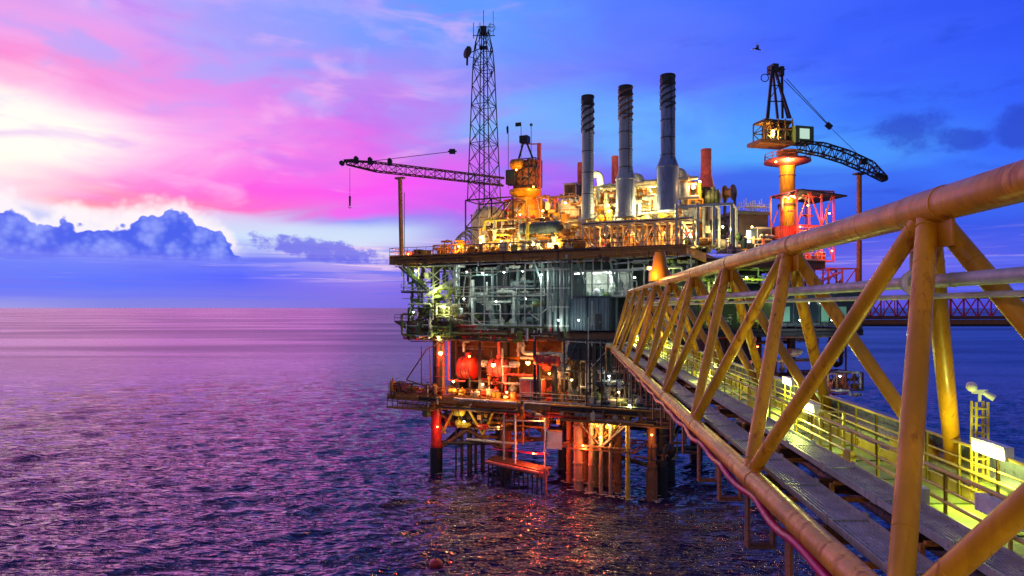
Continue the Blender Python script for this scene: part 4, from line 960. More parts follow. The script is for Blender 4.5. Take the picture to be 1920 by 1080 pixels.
# pipe racks
t, b = zone(L, 'pipe_rack', 'dense warm lit pipework in front of the domed vessels below the crane', 'pipework', 905, 1090, 2, 7, ZT, ZT+5)
pipework(L, t, (b[0],b[1],2.2,6.5,ZT+.3,ZT+4.6), 46, 21, ['cream','ochre','orange','pale','yellow'], .07, .26)
t, b = zone(L, 'valve_skid', 'cluster of small vessels and valves lit yellow at the front of the top deck', 'machinery', 965, 1085, 1.5, 4, ZT, ZT+2.5)
gear(L, t, (b[0],b[1],1.4,4.5,ZT,ZT+1.6), 34, 22, ['cream','ochre','yellow','orange','pale'], .45, 1.0)
t, b = zone(L, 'crane_platform', 'small equipment platform around the foot of the orange crane', 'machinery', 940, 1040, 8, 11, ZT+4, ZT+8)
pipework(L, t, (b[0],b[1],7.5,10,ZT+4.2,ZT+8.2), 26, 31, ['red','brown','orange','coral','dark'], .06, .2)
gear(L, t, (b[0],b[1],7,9.5,ZT+5,ZT+7), 14, 33, ['cream','red','ochre','orange'], .4, .9)
framework(L, t, (b[0],b[1],6.8,10,ZT,ZT+5), 5, 2, 'brown', .09)
t, b = zone(L, 'turbine_pipework', 'pale and yellow lit pipework around the feet of the three tall stacks', 'pipework', 1095, 1310, 5, 9, ZT+3.2, ZT+8)
pipework(L, t, (b[0],b[1],5,9,ZT+3.6,ZT+8.6), 48, 41, ['cream','pale','yellow','ochre','galv'], .08, .26)
gear(L, t, (b[0],b[1],4.5,8,ZT+3.5,ZT+5.5), 26, 43, ['cream','pale','ochre','yellow','orange'], .5, 1.1)
t, b = zone(L, 'duct_elbow', 'curved exhaust ducts joining the stacks to the cream turbine hood', 'duct', 1110, 1270, 8, 12, ZT+4, ZT+9)
for px0, px1, y in ((1102,1128,340),(1176,1205,345),(1256,1284,335)):
    a, b_ = L.F(px0, y+20, 11), L.F(px1, y+14, 11); mk('duct', MB().pipe([a, L.F(px0+4, y-12, 11), L.F(px1-4, y-14, 11), b_, b_-V(0,0,2.5)], .5, 14), M['galv'], t)
t, b = zone(L, 'under_truss_gear', 'machinery glowing warm behind the zigzag truss frame', 'machinery', 1098, 1300, 3.5, 8, ZT, ZT+2.6)
gear(L, t, (b[0],b[1],3.6,8,ZT,ZT+1.6), 26, 51, ['ochre','red','brown','cream','orange'], .5, 1.1); pipework(L, t, (b[0],b[1],3.6,7,ZT+.2,ZT+2.6), 16, 52, ['brown','ochre','cream'], .08, .2)
# small rim of antennae and vents on right rear roof
t, b = zone(R, 'deck_house', 'dark low deck house crowned by small vents, left of the right crane', 'building', 1384, 1440, 3, 9, ZT-.6, ZT+5)
m = MB(); c, w, h = R.box(m, 1386, 1440, 402, 470, 4, 6); mk('body', m, M['dark'], t)
m = MB(); R.box(m, 1382, 1444, 396, 402, 3.6, 7); mk('roof', m, M['wall'], t)
m = MB(); rg = random.Random(3)
for k in range(13): p = R.F(1386+k*4.2, 396, 4+rg.random()*3); m.cyl(p, p+V(0,0,rg.uniform(.5,1.9)), .06, n=6); m.sph(p+V(0,0,.6), rg.uniform(.1,.26), 8)
mk('vents', m, M['pale'], t)
m = MB(); m.rail([R.F(1384,396,3.7), R.F(1442,396,3.7)], 1.0, 1.2, .035, toe=False); mk('railing', m, M['galv'], t)
for px in (1400,1422):
    m = MB(); R.box(m, px, px+11, 432, 455, 3.94, .05); mk('window', m, M['l_room'] if px == 1400 else M['cream'], t)
t, b = zone(R, 'pump_group', 'warm lit pumps and pipes in front of the dark low deck house', 'machinery', 1378, 1465, .5, 3, ZT-.6, ZT+2)
gear(R, t, (b[0],b[1],.6,3,ZT-.6,ZT+1.5), 18, 61, ['cream','ochre','coral','orange','pale'], .5, 1.0); pipework(R, t, (b[0],b[1],.6,3,ZT-.4,ZT+2.6), 14, 62, ['cream','coral','pale','ochre'], .07, .2)
module(R, 1420, 1446, 428, 462, 2.4, 1.6, 'wall', 'blue grey tank box beside the right crane pedestal', 'module')

# right crane
v = 6; p0 = R.F(1476, 470, v); cr2 = thing('pedestal_crane', 'right hand crane on a thick glowing yellow pedestal with its arched boom pointing right', 'crane', V(p0.x,p0.y,ZT-.6))
top = R.F(1476, 283, v); r = 14/FPX*p0.y
m = MB(); m.lathe(V(p0.x,p0.y,0), [(r*1.0,ZT-.6),(r,top.z-3),(r*1.35,top.z-.6),(r*1.4,top.z)], 24); mk('pedestal', m, M['orange'], cr2)
m = MB(); m.ring(R.F(1476,385,v), r+.1, .22, n=24); m.ring(R.F(1476,330,v), r+.02, .08, n=24); mk('collar', m, M['brown'], cr2)
pl = R.F(1470, 312, v)
m = MB(); m.lathe(V(p0.x,p0.y,pl.z), [(r,0),(r*2.6,.5),(r*3.0,.6),(r*3.0,.8),(r,.85)], 18); mk('gallery', m, M['coral'], cr2)
m = MB(); m.rail([V(p0.x+math.cos(q)*r*2.9, p0.y+math.sin(q)*r*2.9, pl.z+.8) for q in np.linspace(0,6.283,13)], 1.0, 1.5, .04); mk('gallery_railing', m, M['coral'], cr2)
m = MB(); R.box(m, 1426, 1490, 262, 269, v-2, 3.4); R.box(m, 1434, 1486, 224, 228, v-1.6, 2.8); R.box(m, 1440, 1480, 228, 262, v-.2, 1.3); mk('machine_house', m, M['ochre'], cr2)
framework(R, cr2, (R.ux(1434,v-1.6), R.ux(1486,v-1.6), v-1.6, v+1.2, R.F(1460,262,v-1.6).z, R.F(1460,226,v-1.6).z), 3, 2, 'dark', .11, name='cage')
gear(R, cr2, (R.ux(1438,v-1), R.ux(1482,v-1), v-1.3, v-.5, R.F(1460,262,v-1.6).z, R.F(1460,245,v-1.6).z), 12, 410, ['ochre','yellow','cream','dark','green'], .4, .8)
m = MB()
for px in (1433,1446,1460,1473,1486): R.box(m, px-1, px+1, 222, 262, v-1.75, .1)
R.box(m, 1433, 1486, 240, 243, v-1.75, .1); mk('house_ribs', m, M['ochre'], cr2)
m = MB(); R.box(m, 1492, 1526, 236, 268, v-2.5, 2.0); mk('cab', m, M['green'], cr2)
m = MB(); R.box(m, 1500, 1518, 241, 260, v-2.56, .05); mk('cab_window', m, M['l_dim'], cr2)
m = MB()
for a_, b_, vv in (((1438,222),(1448,124),0),((1458,222),(1448,124),0),((1482,222),(1450,124),0),((1440,222),(1448,124),2.2),((1478,222),(1452,124),2.2),((1467,222),(1466,130),1.5)):
    m.beam(R.F(*a_, v-1+vv), R.F(*b_, v-.5+vv*.5), .3)
m.beam(R.F(1440,190,v-1), R.F(1470,190,v-1), .14); m.beam(R.F(1444,160,v-.8), R.F(1462,160,v-.8), .12); m.beam(R.F(1440,190,v-1), R.F(1460,160,v-.8), .09)
m.box(R.F(1449,130,v), R.u*.45, R.v*.8, V(0,0,.6)); m.beam(R.F(1440,132,v), R.F(1472,130,v), .16); m.ring(R.F(1434,146,v), .55, .07, (0,1,0), 14); m.box(R.F(1465,134,v), R.u*.3, R.v*.3, V(0,0,.7))
mk('a_frame', m, M['black'], cr2)
pts = [R.F(1494,274,2), R.F(1540,280,1.5), R.F(1585,294,1), R.F(1628,313,.5), R.F(1657,335,0)]; m = MB()
hts = [1.2,1.6,1.6,1.5,.5]
for k in range(4): m.truss(pts[k], pts[k+1], 1.3, hts[k], 1.3, hts[k+1], 4, .11, (0,1,0), .065)
mk('boom', m, M['black'], cr2)
m = MB(); q = pts[-1]; m.cyl(q+V(0,-.4,0), q+V(0,.4,0), .45, n=16); m.box(q+V(-.5,0,.4), (.6,0,-.3), (0,.3,0), (.1,0,.25)); mk('boom_head', m, M['black'], cr2)
q = R.F(1618,303,.5); mk('sheave_bracket', MB().box(q, (.4,0,0), (0,.3,0), (0,0,.4)), M['black'], cr2)
m = MB(); m.cyl(R.F(1470,150,v), R.F(1553,235,3), .05, n=6); m.cyl(R.F(1475,148,v-.4), R.F(1553,233,3), .05, n=6); m.cyl(R.F(1556,238,3), R.F(1622,302,.5), .035, n=6); mk('cable', m, M['black'], cr2)
q = R.F(1554,236,3); mk('sheave_block', MB().box(q, V(.35,0,-.3), V(0,.25,0), V(.2,0,.25)), M['black'], cr2)
p = R.F(1611,470,.6); rp2 = thing('boom_rest', 'slim reddish post at the right edge carrying the arched boom', 'post', V(p.x,p.y,ZT-.6))
m = MB(); zb = R.F(1611,530,.6).z; m.cyl(V(p.x,p.y,20), V(p.x,p.y,R.F(1611,328,.6).z), .34, n=16); mk('post', m, M['rustcol'], rp2)
mk('saddle', MB().box(V(p.x,p.y,R.F(1611,326,.6).z), R.u*.7, R.v*.5, V(0,0,.12)), M['dark'], rp2)
# red module right of the pedestal
t, b = zone(R, 'red_frame_module', 'open coral red framed module with a slanted roof right of the crane pedestal', 'module', 1494, 1580, 1, 7, ZT-.6, ZT+5)
z1 = R.F(1540,358,1).z
framework(R, t, (b[0], b[1]-1.5, 1, 7, ZT-.6, z1), 3, 2, 'coral', .13)
m = MB(); a_, b_ = R.F(1500,356,.6), R.F(1585,368,.6); m.box((a_+b_)/2+R.v*3.2, (b_-a_)/2, R.v*3.6, V(0,0,.1)); mk('roof', m, M['dark'], t)
m = MB(); m.rail([R.F(1494,440,.8), R.F(1590,440,.8)], 1.1, 1.3, .05); mk('railing', m, M['coral'], t)
gear(R, t, (b[0],b[1]-1.5,2,6,ZT-.4,ZT+2.6), 14, 71, ['coral','red','cream','coral'], .6, 1.2); pipework(R, t, (b[0],b[1]-1.5,1.4,6,ZT-.3,z1-.4), 14, 72, ['coral','red','pale'], .08, .2)
m = MB(); c, w, h = R.box(m, 1462, 1495, 424, 448, 1.5, 2.5); t = thing('red_container', 'coral red container at the foot of the crane pedestal', 'container', V(c.x,c.y,c.z-h/2)); mk('body', m, M['coral'], t)
m = MB()
for k in range(8): m.box(c-R.v*1.28+R.u*(-w/2+w*(k+.5)/8), R.u*.06, R.v*.03, V(0,0,h*.45))
mk('ribs', m, M['red'], t)
# below the top deck on the right : red-lit platforms
t, b = zone(R, 'red_stair_tower', 'coral red stair tower below the right edge of the top deck, behind the orange chord', 'stairs', 1500, 1605, 1, 5, 21, 29)
framework(R, t, (b[0], b[1], 1, 5, 20.1, 28.6), 4, 3, 'coral', .12); 
for k in range(3): mk('stair_flight', MB().beam(P(0,0,0), P(0,0,0.01), .01) if False else MB().beam(R.P(b[0]+1+k*.3, 2.2, 20.3+k*2.7), R.P(b[1]-1.5, 2.2, 22.8+k*2.7), .9, .15), M['coral'], t)
gear(R, t, (b[0],b[1],2,5,24.4,27), 14, 81, ['cream','coral','red','pale'], .5, 1.0)
# glazed control building on the right
t = module(R, 1462, 1612, 545, 612, -1.0, 8, 'wall', 'dark green glazed control building at the right edge of the platform behind the braces', 'building', 'control_building', 'dark', doors=0)
m = MB(); 
for i in range(6): R.box(m, 1466+i*24, 1487+i*24, 562, 606, -1.06, .05); 
mk('glazing', m, M['glass'], t)
for px in (1500,1538):
    m = MB(); R.box(m, px, px+18, 563, 570, -1.4, .1); mk('ceiling_lamp', m, M['l_tube'], t)
grn = emis('dim_green_room', (.12,.3,.2), .4)
for px in (1467,1500,1540,1573):
    m = MB(); R.box(m, px, px+14, 575, 604, -1.12, .04); mk('lit_pane', m, grn, t)
t, b = zone(R, 'lifeboat_cradle', 'dark red davit frame with clutter hanging at the lower right of the platform', 'davit', 1535, 1618, -2, 3, 10.6, 14.5)
framework(R, t, (b[0],b[1],-2,3,11.6,14.0), 5, 1, 'brown', .12); gear(R, t, (b[0],b[1],-2,2,11.7,13), 18, 91, ['red','coral','brown','ochre'], .5, 1.1); pipework(R, t, (b[0],b[1],-2,2,11,14), 10, 92, ['red','brown','pale'], .08, .18)
# mid-level clutter right (seen through the braces)
t, b = zone(R, 'green_pipework', 'green lit pipework under the top deck right of the bridge landing', 'pipework', 1280, 1480, 1, 7, 21, 29)
pipework(R, t, (b[0],b[1],1,7,21,28.5), 34, 95, ['green','pale','teal','deckgreen'], .08, .25); gear(R, t, (b[0],b[1],1,7,20.1,27), 22, 96, ['green','pale','yellow','teal'], .6, 1.3)
t, b = zone(R, 'lower_machinery', 'dark machinery under the control building behind the walkway', 'machinery', 1290, 1600, 0, 8, 12, 18)
pipework(R, t, (b[0],b[1],0,8,12,19), 26, 97, ['dark','brown','red','pale'], .1, .3); gear(R, t, (b[0],b[1],0,8,12,17), 24, 98, ['dark','brown','coral','pale','red'], .7, 1.5)

t, b = zone(L, 'soffit_pipework', 'brown and dark pipe bundles slung along the middle deck edge', 'pipework', 748, 1060, -.3, 1, ZM-1.4, ZM+.6)
pipework(L, t, (b[0],b[1],-.2,1.4,ZM-1.3,ZM+.5), 40, 301, ['brown','dark','green','red','pale'], .06, .17)
gear(L, t, (b[0],b[1]-6,0,1.2,ZM-1.5,ZM-.5), 22, 302, ['brown','dark','green','net','red'], .35, .8)
t, b = zone(L, 'edge_pipework', 'rusty pipe bundles slung under the front edge of the lower deck', 'pipework', 745, 1225, -.3, 1.5, ZL-2, ZL-.1)
pipework(L, t, (b[0]+3,b[1],-.3,1.5,ZL-1.7,ZL-.2), 44, 303, ['ochre','brown','dark','red','pale'], .06, .2)
gear(L, t, (b[0]+14,b[1],-.2,1.2,ZL-1.9,ZL-1.0), 26, 304, ['ochre','brown','dark','cream'], .35, .8)
m = MB(); m.rail([P(L.ux(1050,-.2),-.2,ZL-1.9), P(1.5,-.2,ZL-1.9)], 1.0, 1.3, .04); L.bx(m, L.ux(1050,-.2), 1.5, -.3, 1.4, ZL-2.05, ZL-1.93); mk('catwalk', m, M['ochre'], t)
t, b = zone(L, 'hoist_frame', 'dark frame with hoops and pale valves in front of the dark pipework', 'frame', 1100, 1215, .2, 1.4, ZL, ZM-1)
framework(L, t, (b[0],b[1],.2,1.4,ZL,ZM-1), 4, 3, 'dark', .09, diag=False); gear(L, t, (b[0],b[1],.3,1.3,ZL+.2,ZM-2), 22, 305, ['pale','dark','cream','green','wall'], .4, .8)

t, b = zone(L, 'edge_valves', 'row of small warm lit valves and cabinets behind the front railing of the top deck', 'machinery', 872, 1092, .5, 1.4, ZT, ZT+1)
gear(L, t, (b[0],b[1],.5,1.3,ZT,ZT+.2), 34, 331, ['ochre','orange','brown','cream','yellow','dark'], .4, .85)
pipework(L, t, (b[0],b[1],.5,1.3,ZT+.1,ZT+1.3), 14, 332, ['ochre','brown','cream'], .05, .11)
t, b = zone(L, 'roof_pipework', 'upper tangle of small pipes and vents above the cream blocks left of the stacks', 'pipework', 940, 1100, 9, 14, ZT+5.5, ZT+8.5)
pipework(L, t, (b[0],b[1],9,14,ZT+5.2,ZT+8.2), 30, 341, ['cream','ochre','brown','pale','orange'], .07, .2)
gear(L, t, (b[0],b[1],9,13,ZT+5.2,ZT+7.2), 24, 342, ['cream','ochre','pale','orange','brown'], .5, 1.1)

t, b = zone(L, 'outboard_pipework', 'ragged outboard pipes and brackets hanging off the left end of the middle deck', 'pipework', 752, 862, -.4, 1.2, ZM-1, ZM+6)
pipework(L, t, (b[0],b[1],-.3,1.4,ZM-.8,ZM+3.5), 34, 351, ['dark','green','brown','net','pale'], .05, .15)
gear(L, t, (b[0]+1.5,b[1],-.2,1.2,ZM-1.2,ZM+5), 30, 352, ['net','green','brown','dark','pale'], .4, .85)
t, b = zone(L, 'outboard_gear', 'ragged rusty brackets and small drums at the left tip of the lower deck', 'machinery', 732, 815, -.2, 2, ZL, ZL+1.5)
gear(L, t, (b[0],b[1],0,2,ZL,ZL+.4), 22, 353, ['ochre','brown','dark','coral','pale'], .4, .9)
pipework(L, t, (b[0],b[1],-.2,2,ZL-1.6,ZL+1.4), 20, 354, ['ochre','brown','dark','pale'], .05, .14)

t, b = zone(L, 'girder_pipework', 'thin cable runs and pipes fixed along the outer face of the top deck girder', 'pipework', 740, 1270, -.35, -.2, ZT-1.3, ZT)
pipework(L, t, (b[0],b[1],-.4,-.25,ZT-1.5,ZT-.1), 30, 361, ['ochre','brown','dark','pale','orange'], .035, .08)
gear(L, t, (b[0]+2,b[1],-.45,-.3,ZT-1.7,ZT-1.0), 20, 362, ['ochre','dark','brown','pale'], .25, .5)
t, b = zone(L, 'underdeck_pipework', 'tangle of rusty pipes and small vessels between the legs under the lower deck', 'pipework', 850, 1075, 3, 8, 4.6, ZL-1)
pipework(L, t, (b[0],b[1],3,8,4.8,ZL-1.2), 34, 363, ['rustcol','brown','dark','ochre','pale'], .07, .2)
gear(L, t, (b[0],b[1],3,7,7.5,ZL-2), 18, 364, ['ochre','brown','dark','yellow'], .4, .9)
t, b = zone(L, 'landing_pipework', 'dark and rusty pipes between the right front leg and the footbridge', 'pipework', 1185, 1260, 0, 6, 5, ZL-1)
pipework(L, t, (b[0],b[1],0,6,5,ZL-1.1), 18, 365, ['rustcol','dark','brown','green'], .06, .18)
# ================================================================== MIDDLE LEVEL (cold white light)
# outer frame of pale beams on the face
t = thing('face_frame', 'pale steel frame of posts and beams across the teal middle level', 'frame', P(-15, 2, ZM))
m = MB()
for px, y0, y1 in ((757,500,545),(852,500,610),(908,505,620),(984,500,620),(1014,520,630),(1072,485,560)): m.beam(L.F(px,y0,1.6), L.F(px,y1,1.6), .17)
for x0, y0, x1, y1 in ((836,512,1060,505),(845,587,1012,589),(860,610,1012,610),(852,538,985,538),(985,494,1050,488),(985,506,1050,502),(985,494,985,510),(1030,490,1030,505),(1095,486,1220,482),(1095,508,1215,504),(1095,486,1095,508),(1112,486,1112,508),(1128,486,1128,508),(1178,484,1178,506),(845,587,862,616),(880,587,915,620),(1012,590,1030,575),(990,585,1010,600)): m.beam(L.F(x0,y0,1.5), L.F(x1,y1,1.5), .15)
mk('beams', m, M['pale'], t)
t, b = zone(L, 'process_piping', 'dense grey green process piping across the middle level, lit cold white', 'pipework', 850, 1015, 3, 9, ZM, ZT-1.5)
pipework(L, t, (b[0],b[1],3.5,9,ZM+.3,ZT-1.6), 60, 101, ['teal','galv','pale','wall'], .07, .28)
gear(L, t, (b[0],b[1],3.2,8,ZM+.1,ZM+6), 34, 102, ['teal','galv','pale','green'], .5, 1.3)
t, b = zone(L, 'access_platform', 'narrow grated walkway with railings crossing the middle level halfway up', 'walkway', 852, 1020, 2.6, 4, ZM+4, ZM+5)
m = MB(); L.bx(m, b[0], b[1], 2.7, 3.9, ZM+4.4, ZM+4.5); mk('grating', m, M['dark'], t); m = MB(); m.rail([P(b[0],2.75,ZM+4.5), P(b[1],2.75,ZM+4.5)], 1.05, 1.3, .035); mk('railing', m, M['pale'], t)
# four large vertical risers
for i, px in enumerate((1030,1041,1053,1064)):
    p = L.F(px, 620, 1.9); q = L.F(px, 486, 1.9); t = thing('riser_pipe', ['leftmost of the four thick vertical grey risers on the middle level','second from left of the four thick vertical risers','third from left of the four thick vertical risers','rightmost of the four thick vertical risers, next to the slate panels'][i], 'pipe', p, 'thick vertical risers')
    r = (4.2, 3.6, 4.4, 3.2)[i]/FPX*p.y; m = MB(); m.cyl(V(p.x,p.y,ZM), V(p.x,p.y,ZT-1.1), r, n=16)
    mk('riser', m, M['galv' if i % 2 == 0 else 'teal'], t); m = MB()
    for k in range(4): m.cyl(V(p.x,p.y,ZM+.6+k*2.4), V(p.x,p.y,ZM+.8+k*2.4), r*1.25, n=16)
    mk('flange', m, M['pale'], t)
# slate wall panels
module(L, 1070, 1100, 557, 620, 1.7, 3, 'corr', 'left slate grey corrugated panel cabin on the middle level', 'cabin', 'panel_cabin', 'wall', doors=0)
module(L, 1102, 1142, 557, 620, 1.9, 3, 'corr', 'right slate grey corrugated panel cabin just above the footbridge end elbow', 'cabin', 'panel_cabin', 'wall', doors=1)
# lit workroom
t, b = zone(L, 'lit_workroom', 'brightly lit open room with white lamps above the slate panel cabins', 'room', 1074, 1165, 2.4, 8, L.F(1100,556,2.4).z, ZT-1.5)
z0, z1 = b[4], L.F(1100,510,2.4).z
m = MB(); L.bx(m, b[0], b[1], 7.5, 7.7, z0, z1); L.bx(m, b[0], b[1], 2.4, 7.5, z0-.1, z0); L.bx(m, b[0], b[1], 2.4, 7.5, z1, z1+.1); mk('shell', m, M['pale'], t)
m = MB()
for px in (1075,1098,1110,1140,1162): m.beam(P(L.ux(px,2.4),2.4,z0), P(L.ux(px,2.4),2.4,z1), .16)
m.beam(P(b[0],2.4,(z0+z1)/2), P(b[1],2.4,(z0+z1)/2), .1); mk('mullion', m, M['teal'], t)
gear(L, t, (b[0]+.5,b[1]-.5,4,7,z0,z0+1.6), 14, 111, ['pale','green','teal','white'], .5, 1.0)
for k, px in enumerate((1085,1118,1146)):
    m = MB(); p = P(L.ux(px,4),4,z1-.12); m.box(p, L.u*.55, L.v*.16, V(0,0,.06)); mk('ceiling_lamp', m, M['l_tube'], t)
for px in (1090,1140):
    Lt = bpy.data.lights.new('room_light','POINT'); Lt.energy = 190; Lt.color = (.85,1,.92); Lt.shadow_soft_size = .3
    o = bpy.data.objects.new('room_light', Lt); COL.objects.link(o); o.parent = t; o.location = P(L.ux(px,4.5),4.5,z1-.8)-BASE[t.name]
# frames and cantilever stuff right of workroom to bridge landing
t, b = zone(L, 'steel_portal', 'pale open frame where the footbridge meets the platform', 'frame', 1165, 1290, -.5, 3, ZM, ZT-1)
m = MB()
for x0,y0,x1,y1 in ((1175,510,1175,548),(1175,548,1210,538),(1208,495,1208,538),(1150,495,1215,488),(1150,510,1205,505),(1220,487,1296,478),(1296,478,1296,515),(1110,565,1110,610)): m.beam(L.F(x0,y0,-.3), L.F(x1,y1,-.3), .15)
mk('beams', m, M['pale'], t)
pipework(L, t, (L.ux(1170,1),L.ux(1290,1),.5,5,ZM+1,ZT-1.5), 24, 115, ['pale','galv','dark','green','teal'], .07, .22); gear(L, t, (L.ux(1230,1),3,1,6,ZM,ZT-4), 16, 116, ['green','pale','yellow','dark'], .6, 1.2)
m = MB(); m.rail([L.F(1150,555,1), L.F(1290,560,1)], 1.0, 1.4, .04); mk('railing', m, M['pale'], t)
# left side stair and nets
t = thing('zigzag_stair', 'stepped outer stair hanging under the left end of the top deck', 'stairs', L.F(800,560,0))
def flight(a, b_, w=1.0, mt='brown'):
    m = MB(); n = max(4, int((b_-a).length/.32)); d = b_-a
    for s in (0, 1): m.beam(a+L.v*w*s, b_+L.v*w*s, .06, .26)
    for k in range(n): q = a+d*(k+.5)/n; m.box(q+L.v*w/2, L.u*.14, L.v*w/2, V(0,0,.02))
    m.rail([a+V(0,0,.1), b_+V(0,0,.1)], 1.0, 1.0, .03, toe=False); mk('stair_flight', m, M[mt], t)
flight(L.F(748,500,-.6), L.F(800,545,-.6), mt='green'); flight(L.F(855,520,.2), L.F(795,556,.2), mt='pale'); flight(L.F(770,560,.5), L.F(840,600,.5), mt='green'); flight(L.F(850,575,1.5), L.F(775,602,1.5), mt='dark')
m = MB()
for px, y0, y1 in ((754,492,520),(785,492,555),(812,495,600),(842,495,603),(770,555,602)): m.beam(L.F(px,y0,.6), L.F(px,y1,.6), .13)
for x0,y0,x1,y1 in ((742,500,850,500),(760,540,850,540),(755,560,845,560),(785,492,842,540),(842,492,785,540),(770,560,842,600)): m.beam(L.F(x0,y0,.6), L.F(x1,y1,.6), .11)
mk('frame', m, M['pale'], t)
m = MB(); L.box(m, 752, 800, 546, 549, 0, 3); mk('landing', m, M['dark'], t)
m = MB(); m.rail([L.F(752,546,0), L.F(800,546,0)], 1.0, .9, .035); mk('railing', m, M['pale'], t)
t, b = zone(L, 'left_pipework', 'tangle of dark and pale pipes at the upper left corner under the top deck', 'pipework', 765, 852, 1.5, 6, ZM+2, ZT-1.3)
pipework(L, t, (b[0],b[1],1.5,7,ZM+1,ZT-1.4), 34, 121, ['green','pale','dark','brown','net'], .06, .2); gear(L, t, (b[0]+1,b[1],1.5,6,ZM+1.5,ZT-3), 26, 122, ['green','net','pale','dark'], .45, 1.0)
# olive debris netting
m = MB(); rg = random.Random(9); nu, nz = 12, 22; pts = []
a0 = L.F(812,540,1.1); ww = 4.2
for j in range(nz+1):
    for i in range(nu+1): pts.append(a0 + L.u*(ww*i/nu + rg.uniform(-.12,.12)) + L.v*(.35*math.sin(i*1.1+j*.5)+rg.uniform(-.1,.1)) - V(0,0,j*6.6/nz))
for j in range(nz):
    for i in range(nu+1):
        if rg.random() < .9: m.cyl(pts[j*(nu+1)+i], pts[(j+1)*(nu+1)+i], .045, n=4, cap=False)
        if i < nu and rg.random() < .9: m.cyl(pts[j*(nu+1)+i], pts[j*(nu+1)+i+1], .045, n=4, cap=False)
        if i < nu and rg.random() < .3: m.add([pts[j*(nu+1)+i], pts[j*(nu+1)+i+1], pts[(j+1)*(nu+1)+i+1], pts[(j+1)*(nu+1)+i]], [(0,1,2,3)])
solo('debris_net', m, M['net'], 'olive yellow safety netting hung at the left end of the middle level', 'net', a0-V(0,0,6.6))
# ================================================================== RED LEVEL
htank(L, 1002, 1050, 677, 1.4, 10, 'red', 'bright red horizontal tank at the right end of the red lit level', z0=ZL)
htank(L, 860, 895, 690, 4, 22, 'red', 'large red horizontal drum between the first two dark columns of the red level', z0=ZL)
htank(L, 915, 955, 690, 4, 18, 'coral', 'orange red rounded vessel in the middle bay of the red level', z0=ZL)
m = MB(); 
t, b = zone(L, 'separator_tower', 'upright glowing orange red column at the left of the red lit level', 'vessel', 818, 832, 1.2, 3, ZL, ZM)
p = L.F(826,740,1.6); mk('shell', MB().tank(V(p.x,p.y,ZL), V(p.x,p.y,ZM-1.2), .6, 18), M['rustcol'], t)
for k in range(5): mk('band', MB().ring(V(p.x,p.y,ZL+1+k*1.5), .62, .08, n=18), M['red'], t)
t, b = zone(L, 'red_pipework', 'red painted pipes, valves and pumps glowing across the lower production level', 'pipework', 835, 1055, 1.8, 8, ZL, ZM-1)
pipework(L, t, (b[0],b[1],2,8,ZL+.4,ZM-1.2), 50, 131, ['red','coral','brown','orange','pale'], .08, .26); gear(L, t, (b[0],b[1],1.8,6,ZL,ZL+4.5), 40, 132, ['red','coral','brown','ochre','pale','cream'], .5, 1.2)
t, b = zone(L, 'dark_pipework', 'dark pipework and small lit gear below the slate cabins, right of the red level', 'pipework', 1060, 1235, 1.8, 8, ZL, ZM-1)
pipework(L, t, (b[0],b[1],2,8,ZL+.4,ZM-1.2), 40, 135, ['dark','wall','galv','pale','brown'], .07, .22); gear(L, t, (b[0],b[1],1.6,6,ZL,ZL+5.5), 30, 136, ['dark','pale','cream','brown','wall','green'], .5, 1.1)
framework(L, t, (b[0],b[1],1.4,5,ZL,ZM-1), 6, 2, 'dark', .11)
m = MB()
for (x0,y0,x1,y1) in ((1103,595,1103,735),(1060,640,1180,645),(1108,690,1140,655),(1180,700,1180,745),(1187,740,1187,775),(1187,740,1203,745),(1203,745,1208,775),(1118,715,1170,712)): m.beam(L.F(x0,y0,.6), L.F(x1,y1,.6), .1)
mk('handrails', m, M['pale'], t)
t = module(L, 1068, 1124, 652, 676, 1.6, 3, 'dark', 'dark cabin under the slate panels', 'cabin', 'dark_cabin', 'wall', doors=1)
t, b = zone(L, 'left_gantry', 'slender brown gantry frame leaning up from the left end of the lower deck', 'frame', 740, 835, .6, 3, ZL, ZM-1)
m = MB()
for x0,y0,x1,y1 in ((762,712,800,655),(800,655,832,640),(790,650,790,720),(805,650,808,725),(762,712,830,735),(770,640,812,640)): m.beam(L.F(x0,y0,.8), L.F(x1,y1,.8), .13); m.beam(L.F(x0,y0,3), L.F(x1,y1,3), .11)
mk('frame', m, M['brown'], t); gear(L, t, (L.ux(785,1),L.ux(835,1),1,4,ZL,ZL+1.6), 12, 141, ['ochre','brown','coral','pale'], .4, .8)
t, b = zone(L, 'deck_edge_gear', 'row of small yellow and orange boxes along the lower deck front edge', 'machinery', 760, 975, .9, 2, ZL, ZL+1)
gear(L, t, (b[0],b[1],.8,1.8,ZL,ZL+.3), 30, 145, ['ochre','orange','red','yellow','cream'], .35, .75)
t = module(L, 975, 1015, 712, 742, 1.2, 1.6, 'coral', 'pinkish open rack on the lower deck edge below the red tank', 'rack', 'red_rack', 'pale', doors=0)
